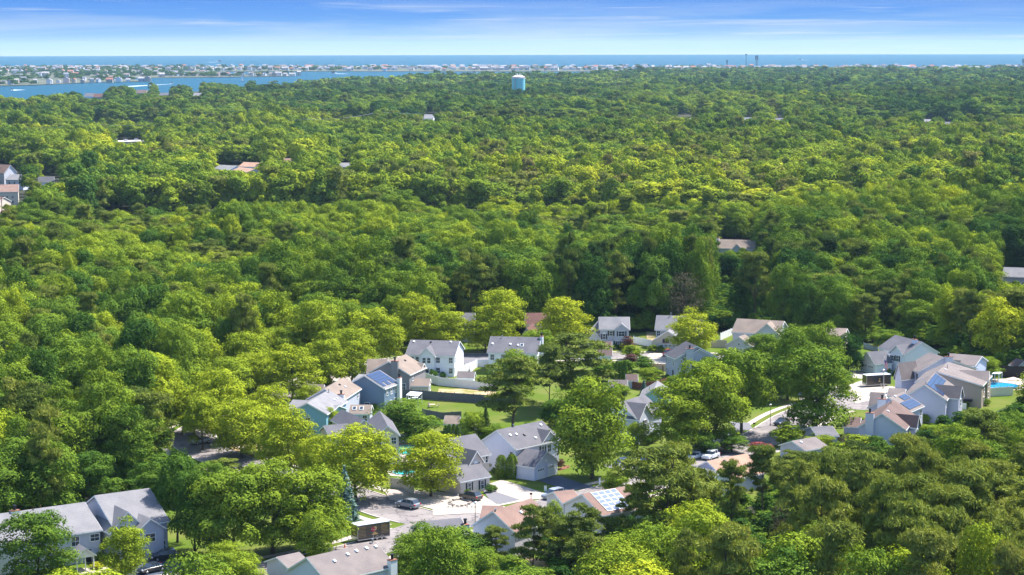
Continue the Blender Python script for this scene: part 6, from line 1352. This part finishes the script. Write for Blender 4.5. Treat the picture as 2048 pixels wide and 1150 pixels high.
for v in range(5):
    mb = MB(); w_, d_, e, r_ = ((14, 11, 6, 3.5), (18, 10, 7.5, 3), (11, 12, 9, 2.6), (22, 12, 5.5, 3.6), (13, 13, 7, 4))[v]
    mb.mi = 0; mb.prism([(-w_/2, -d_/2, -1.5), (-w_/2, d_/2, -1.5), (-w_/2, d_/2, e), (-w_/2, 0, e+r_), (-w_/2, -d_/2, e)], (w_, 0, 0))
    mb.mi = 1
    for s in (-1, 1): mb.prism([(-w_/2-.6, s*(d_/2+.7), e-.35), (-w_/2-.6, 0, e+r_+.1), (-w_/2-.6, 0, e+r_+.6), (-w_/2-.6, s*(d_/2+.7), e+.15)], (w_+1.2, 0, 0))
    mb.mi = 0; mb.prism([(-2.5, -d_/2-2, -1.5), (2.5, -d_/2-2, -1.5), (2.5, -d_/2-2, e*.9), (0, -d_/2-2, e*.9+2.2), (-2.5, -d_/2-2, e*.9)], (0, 3, 0))
    mb.mi = 2
    for i in range(3):
        for fl in range(2 if e > 6 else 1): mb.box((-w_/2+w_*(.15+.3*i), -d_/2-.12, 1.2+fl*3.2), (w_*.12, 0, 0), (0, .1, 0), (0, 0, 1.6))
    protos.append(mb)
PM = {}
rr = random.Random(11)
def shore_house(x, y, sc, lb, grp, v=None):
    p = G(x, y); v = rr.randrange(5) if v is None else v; a = rr.choice((0, 0, 1, 1, 2, 3, 4)); b = rr.choice((0, 0, 1, 2, 2, 3, 4)); key = (v, a, b)
    if key not in PM:
        o = protos[v].build('shore_house', [WC[a], RC[b], GLASS]); PM[key] = o.data; bpy.data.objects.remove(o)
    o = bpy.data.objects.new('shore_house', PM[key]); C.objects.link(o); o.location = (p.x, p.y, 0); o.rotation_euler.z = rr.choice((0, math.pi/2, rr.uniform(-.6, .6))); o.scale = (sc*.85,)*3
    tag(o, '%s house with %s roof %s' % (WN[a], RN[b], lb), 'house', grp)
cnt = 0
def fillrow(x0, x1, y, step, sc, lb, grp, skip=0.0, jy=.6):
    global cnt
    x = x0
    while x < x1:
        x += step*rr.uniform(.6, 1.4)
        if rr.random() < skip: continue
        yy = y(x) if callable(y) else y
        shore_house(x, yy+rr.uniform(-jy, jy), sc*rr.uniform(.8, 1.25), lb, grp); cnt += 1
fillrow(-60, 2110, 136.6, 19, 1.35, 'in the ocean front row of the barrier strip', 'ocean front houses of the barrier strip', .05)
fillrow(390, 1420, 139.4, 17, 1.2, 'along the bay side of the barrier strip', 'bay side houses of the barrier strip', .15)
fillrow(-60, 430, 140.5, 17, 1.3, 'in the built up left part of the barrier', 'houses of the left barrier town', .1, 1.2)
fillrow(-60, 340, 146, 15, 1.15, 'in the middle of the left barrier town', 'houses of the left barrier town', .15, 2)
fillrow(-60, 330, 152, 19, 1.05, 'in the lower left barrier town', 'houses of the left barrier town', .25, 2)
fillrow(-40, 290, lambda x: 168-x*.021, 20, 1.0, 'on the near waterfront of the left barrier town', 'waterfront houses on the left', .15, 1)
fillrow(330, 590, lambda x: 151.5-(x-330)*.004, 10.5, .95, 'on the narrow point reaching into the bay', 'houses on the bay point', .05, .8)
# houses on the near bay shore, left of the tower, on their own spit
spit = [(668, 166), (690, 162), (760, 160.5), (850, 161), (880, 165), (840, 170), (700, 171)]
sheet('bay_spit', GX(spit, 0), .25, SANDY)
fillrow(688, 850, 164, 8, .85, 'on the near bay shore left of the water tower', 'houses on the near bay shore', .05, 1.6)
fillrow(1470, 2080, 139.3, 30, 1.25, 'seen just over the right hand treetops', 'houses over the right treetops', .1)
print('SHORE', cnt)
mb = MB(); rr2 = random.Random(31)              # the hundreds of smaller buildings between them
for i in range(620):
    x_ = rr2.uniform(-80, 2120); y_ = rr2.choice((rr2.uniform(135.2, 140.8), rr2.uniform(135.2, 140.8), rr2.uniform(141, 165)))
    if not inpoly(np.array([x_]), np.array([y_]), BAR)[0]: continue
    p = G(x_, y_); s_ = rr2.uniform(.6, 1.15); w_, d_, e = 12*s_*rr2.uniform(.7, 1.5), 10*s_, 6*s_+rr2.uniform(0, 3); c_ = rr2.choice((0, 0, 1, 2, 3, 4)); rf = 5+rr2.choice((0, 0, 1, 2, 2, 3, 4))
    mb.mi = c_; mb.prism([(p.x-w_/2, p.y-d_/2, -1.5), (p.x-w_/2, p.y+d_/2, -1.5), (p.x-w_/2, p.y+d_/2, e), (p.x-w_/2, p.y, e+2.6*s_), (p.x-w_/2, p.y-d_/2, e)], (w_, 0, 0)); mb.mi = rf
    for q_ in (-1, 1): mb.prism([(p.x-w_/2-.5, p.y+q_*(d_/2+.6), e-.3), (p.x-w_/2-.5, p.y, e+2.6*s_+.1), (p.x-w_/2-.5, p.y, e+2.6*s_+.6), (p.x-w_/2-.5, p.y+q_*(d_/2+.6), e+.2)], (w_+1, 0, 0))
tag(mb.build('shore_town', WC+RC), 'hundreds of smaller pale buildings packed along the barrier strip', 'shore town', kind='stuff')
HULL = mat('boat_white', (.8, .8, .82), .4, .03); WAKE = mat('wake_foam', (.62, .70, .78), .8, .1, .05)
def boat(label, x, y, L, wake=None, sail=False):
    p = G(x, y, SEAZ); r = thing('sailboat' if sail else 'motorboat', label, 'boat', (p.x, p.y, SEAZ)); mb = MB()
    w_ = L*.16; sec = [(-L/2, w_*.9, 0), (0, w_, 0), (L*.3, w_*.7, .1), (L/2, .05, .3)]; v = []
    for x_, ww, dz in sec: v += [(x_, -ww, L*.12+dz), (x_, ww, L*.12+dz), (x_, ww*.5, -.3), (x_, -ww*.5, -.3)]
    mb.add(v, [(4*i+a, 4*i+(a+1) % 4, 4*i+4+(a+1) % 4, 4*i+4+a) for i in range(3) for a in range(4)]+[(0, 1, 2, 3), (15, 14, 13, 12)]); mb.build('hull', HULL, r)
    if sail:
        mb = MB(); mb.tube((0, 0, 0), (0, 0, L*1.4), .15, .1, 6); mb.build('mast', METAL, r); mb = MB(); mb.prism([(-.3, 0, L*.25), (-.3, 0, L*1.35), (-L*.45, 0, L*.25)], (0, .1, 0)); mb.build('sail', HULL, r)
    else: mb = MB(); mb.box((-L*.2, -w_*.6, L*.12), (L*.35, 0, 0), (0, w_*1.2, 0), (0, 0, L*.14)); mb.build('cabin', GLASS, r)
    if wake:
        a = G(x, y, SEAZ); b = G(wake[0], wake[1], SEAZ); d = (b-a); n = Vector((-d.y, d.x, 0)).normalized(); ww = wake[2]
        r.rotation_euler.z = math.atan2(-d.y, -d.x); sheet('wake', [a+n*1.5, a-n*1.5, b-n*ww, b+n*ww], SEAZ+.06, WAKE, 'stuff')
boat('white motorboat near the left edge of the bay', 24, 181, 16, (40, 179.5, 12)); boat('motorboat pulling the long diagonal wake on the bay', 344, 168, 16, (255, 173, 14)); boat('large white boat with long wake far out at sea', 440, 124.5, 40, (414, 124.5, 60)); boat('motorboat with wake in the bay before the barrier strip', 666, 147.8, 26, (690, 147.5, 30))
boat('sailboat standing upright in the bay', 486, 163, 14, None, True); boat('far motorboat with wake out at sea on the right', 1600, 120, 30, (1617, 120, 45)); boat('white ferry like boat in the narrow channel', 948, 146.4, 24)

# ------------------------------------------------------------------ air
HAZE = True
if HAZE:
    mb = MB(); mb.box((-19500, -2500, -4.0), (39000, 0, 0), (0, 22500, 0), (0, 0, 124)); hz = mb.build('haze', bpy.data.materials.new('haze_air')); hz['kind'] = 'stuff'
    m = hz.data.materials[0]; m.use_nodes = True; t = m.node_tree; t.nodes.clear(); o = N(t, 'ShaderNodeOutputMaterial'); pv = N(t, 'ShaderNodeVolumePrincipled')
    pv.inputs['Color'].default_value = (.50, .78, 1.0, 1); pv.inputs['Density'].default_value = .000030; pv.inputs['Anisotropy'].default_value = .1
    t.links.new(pv.outputs[0], o.inputs['Volume'])
for a_ in INFO: print('INFO', a_)
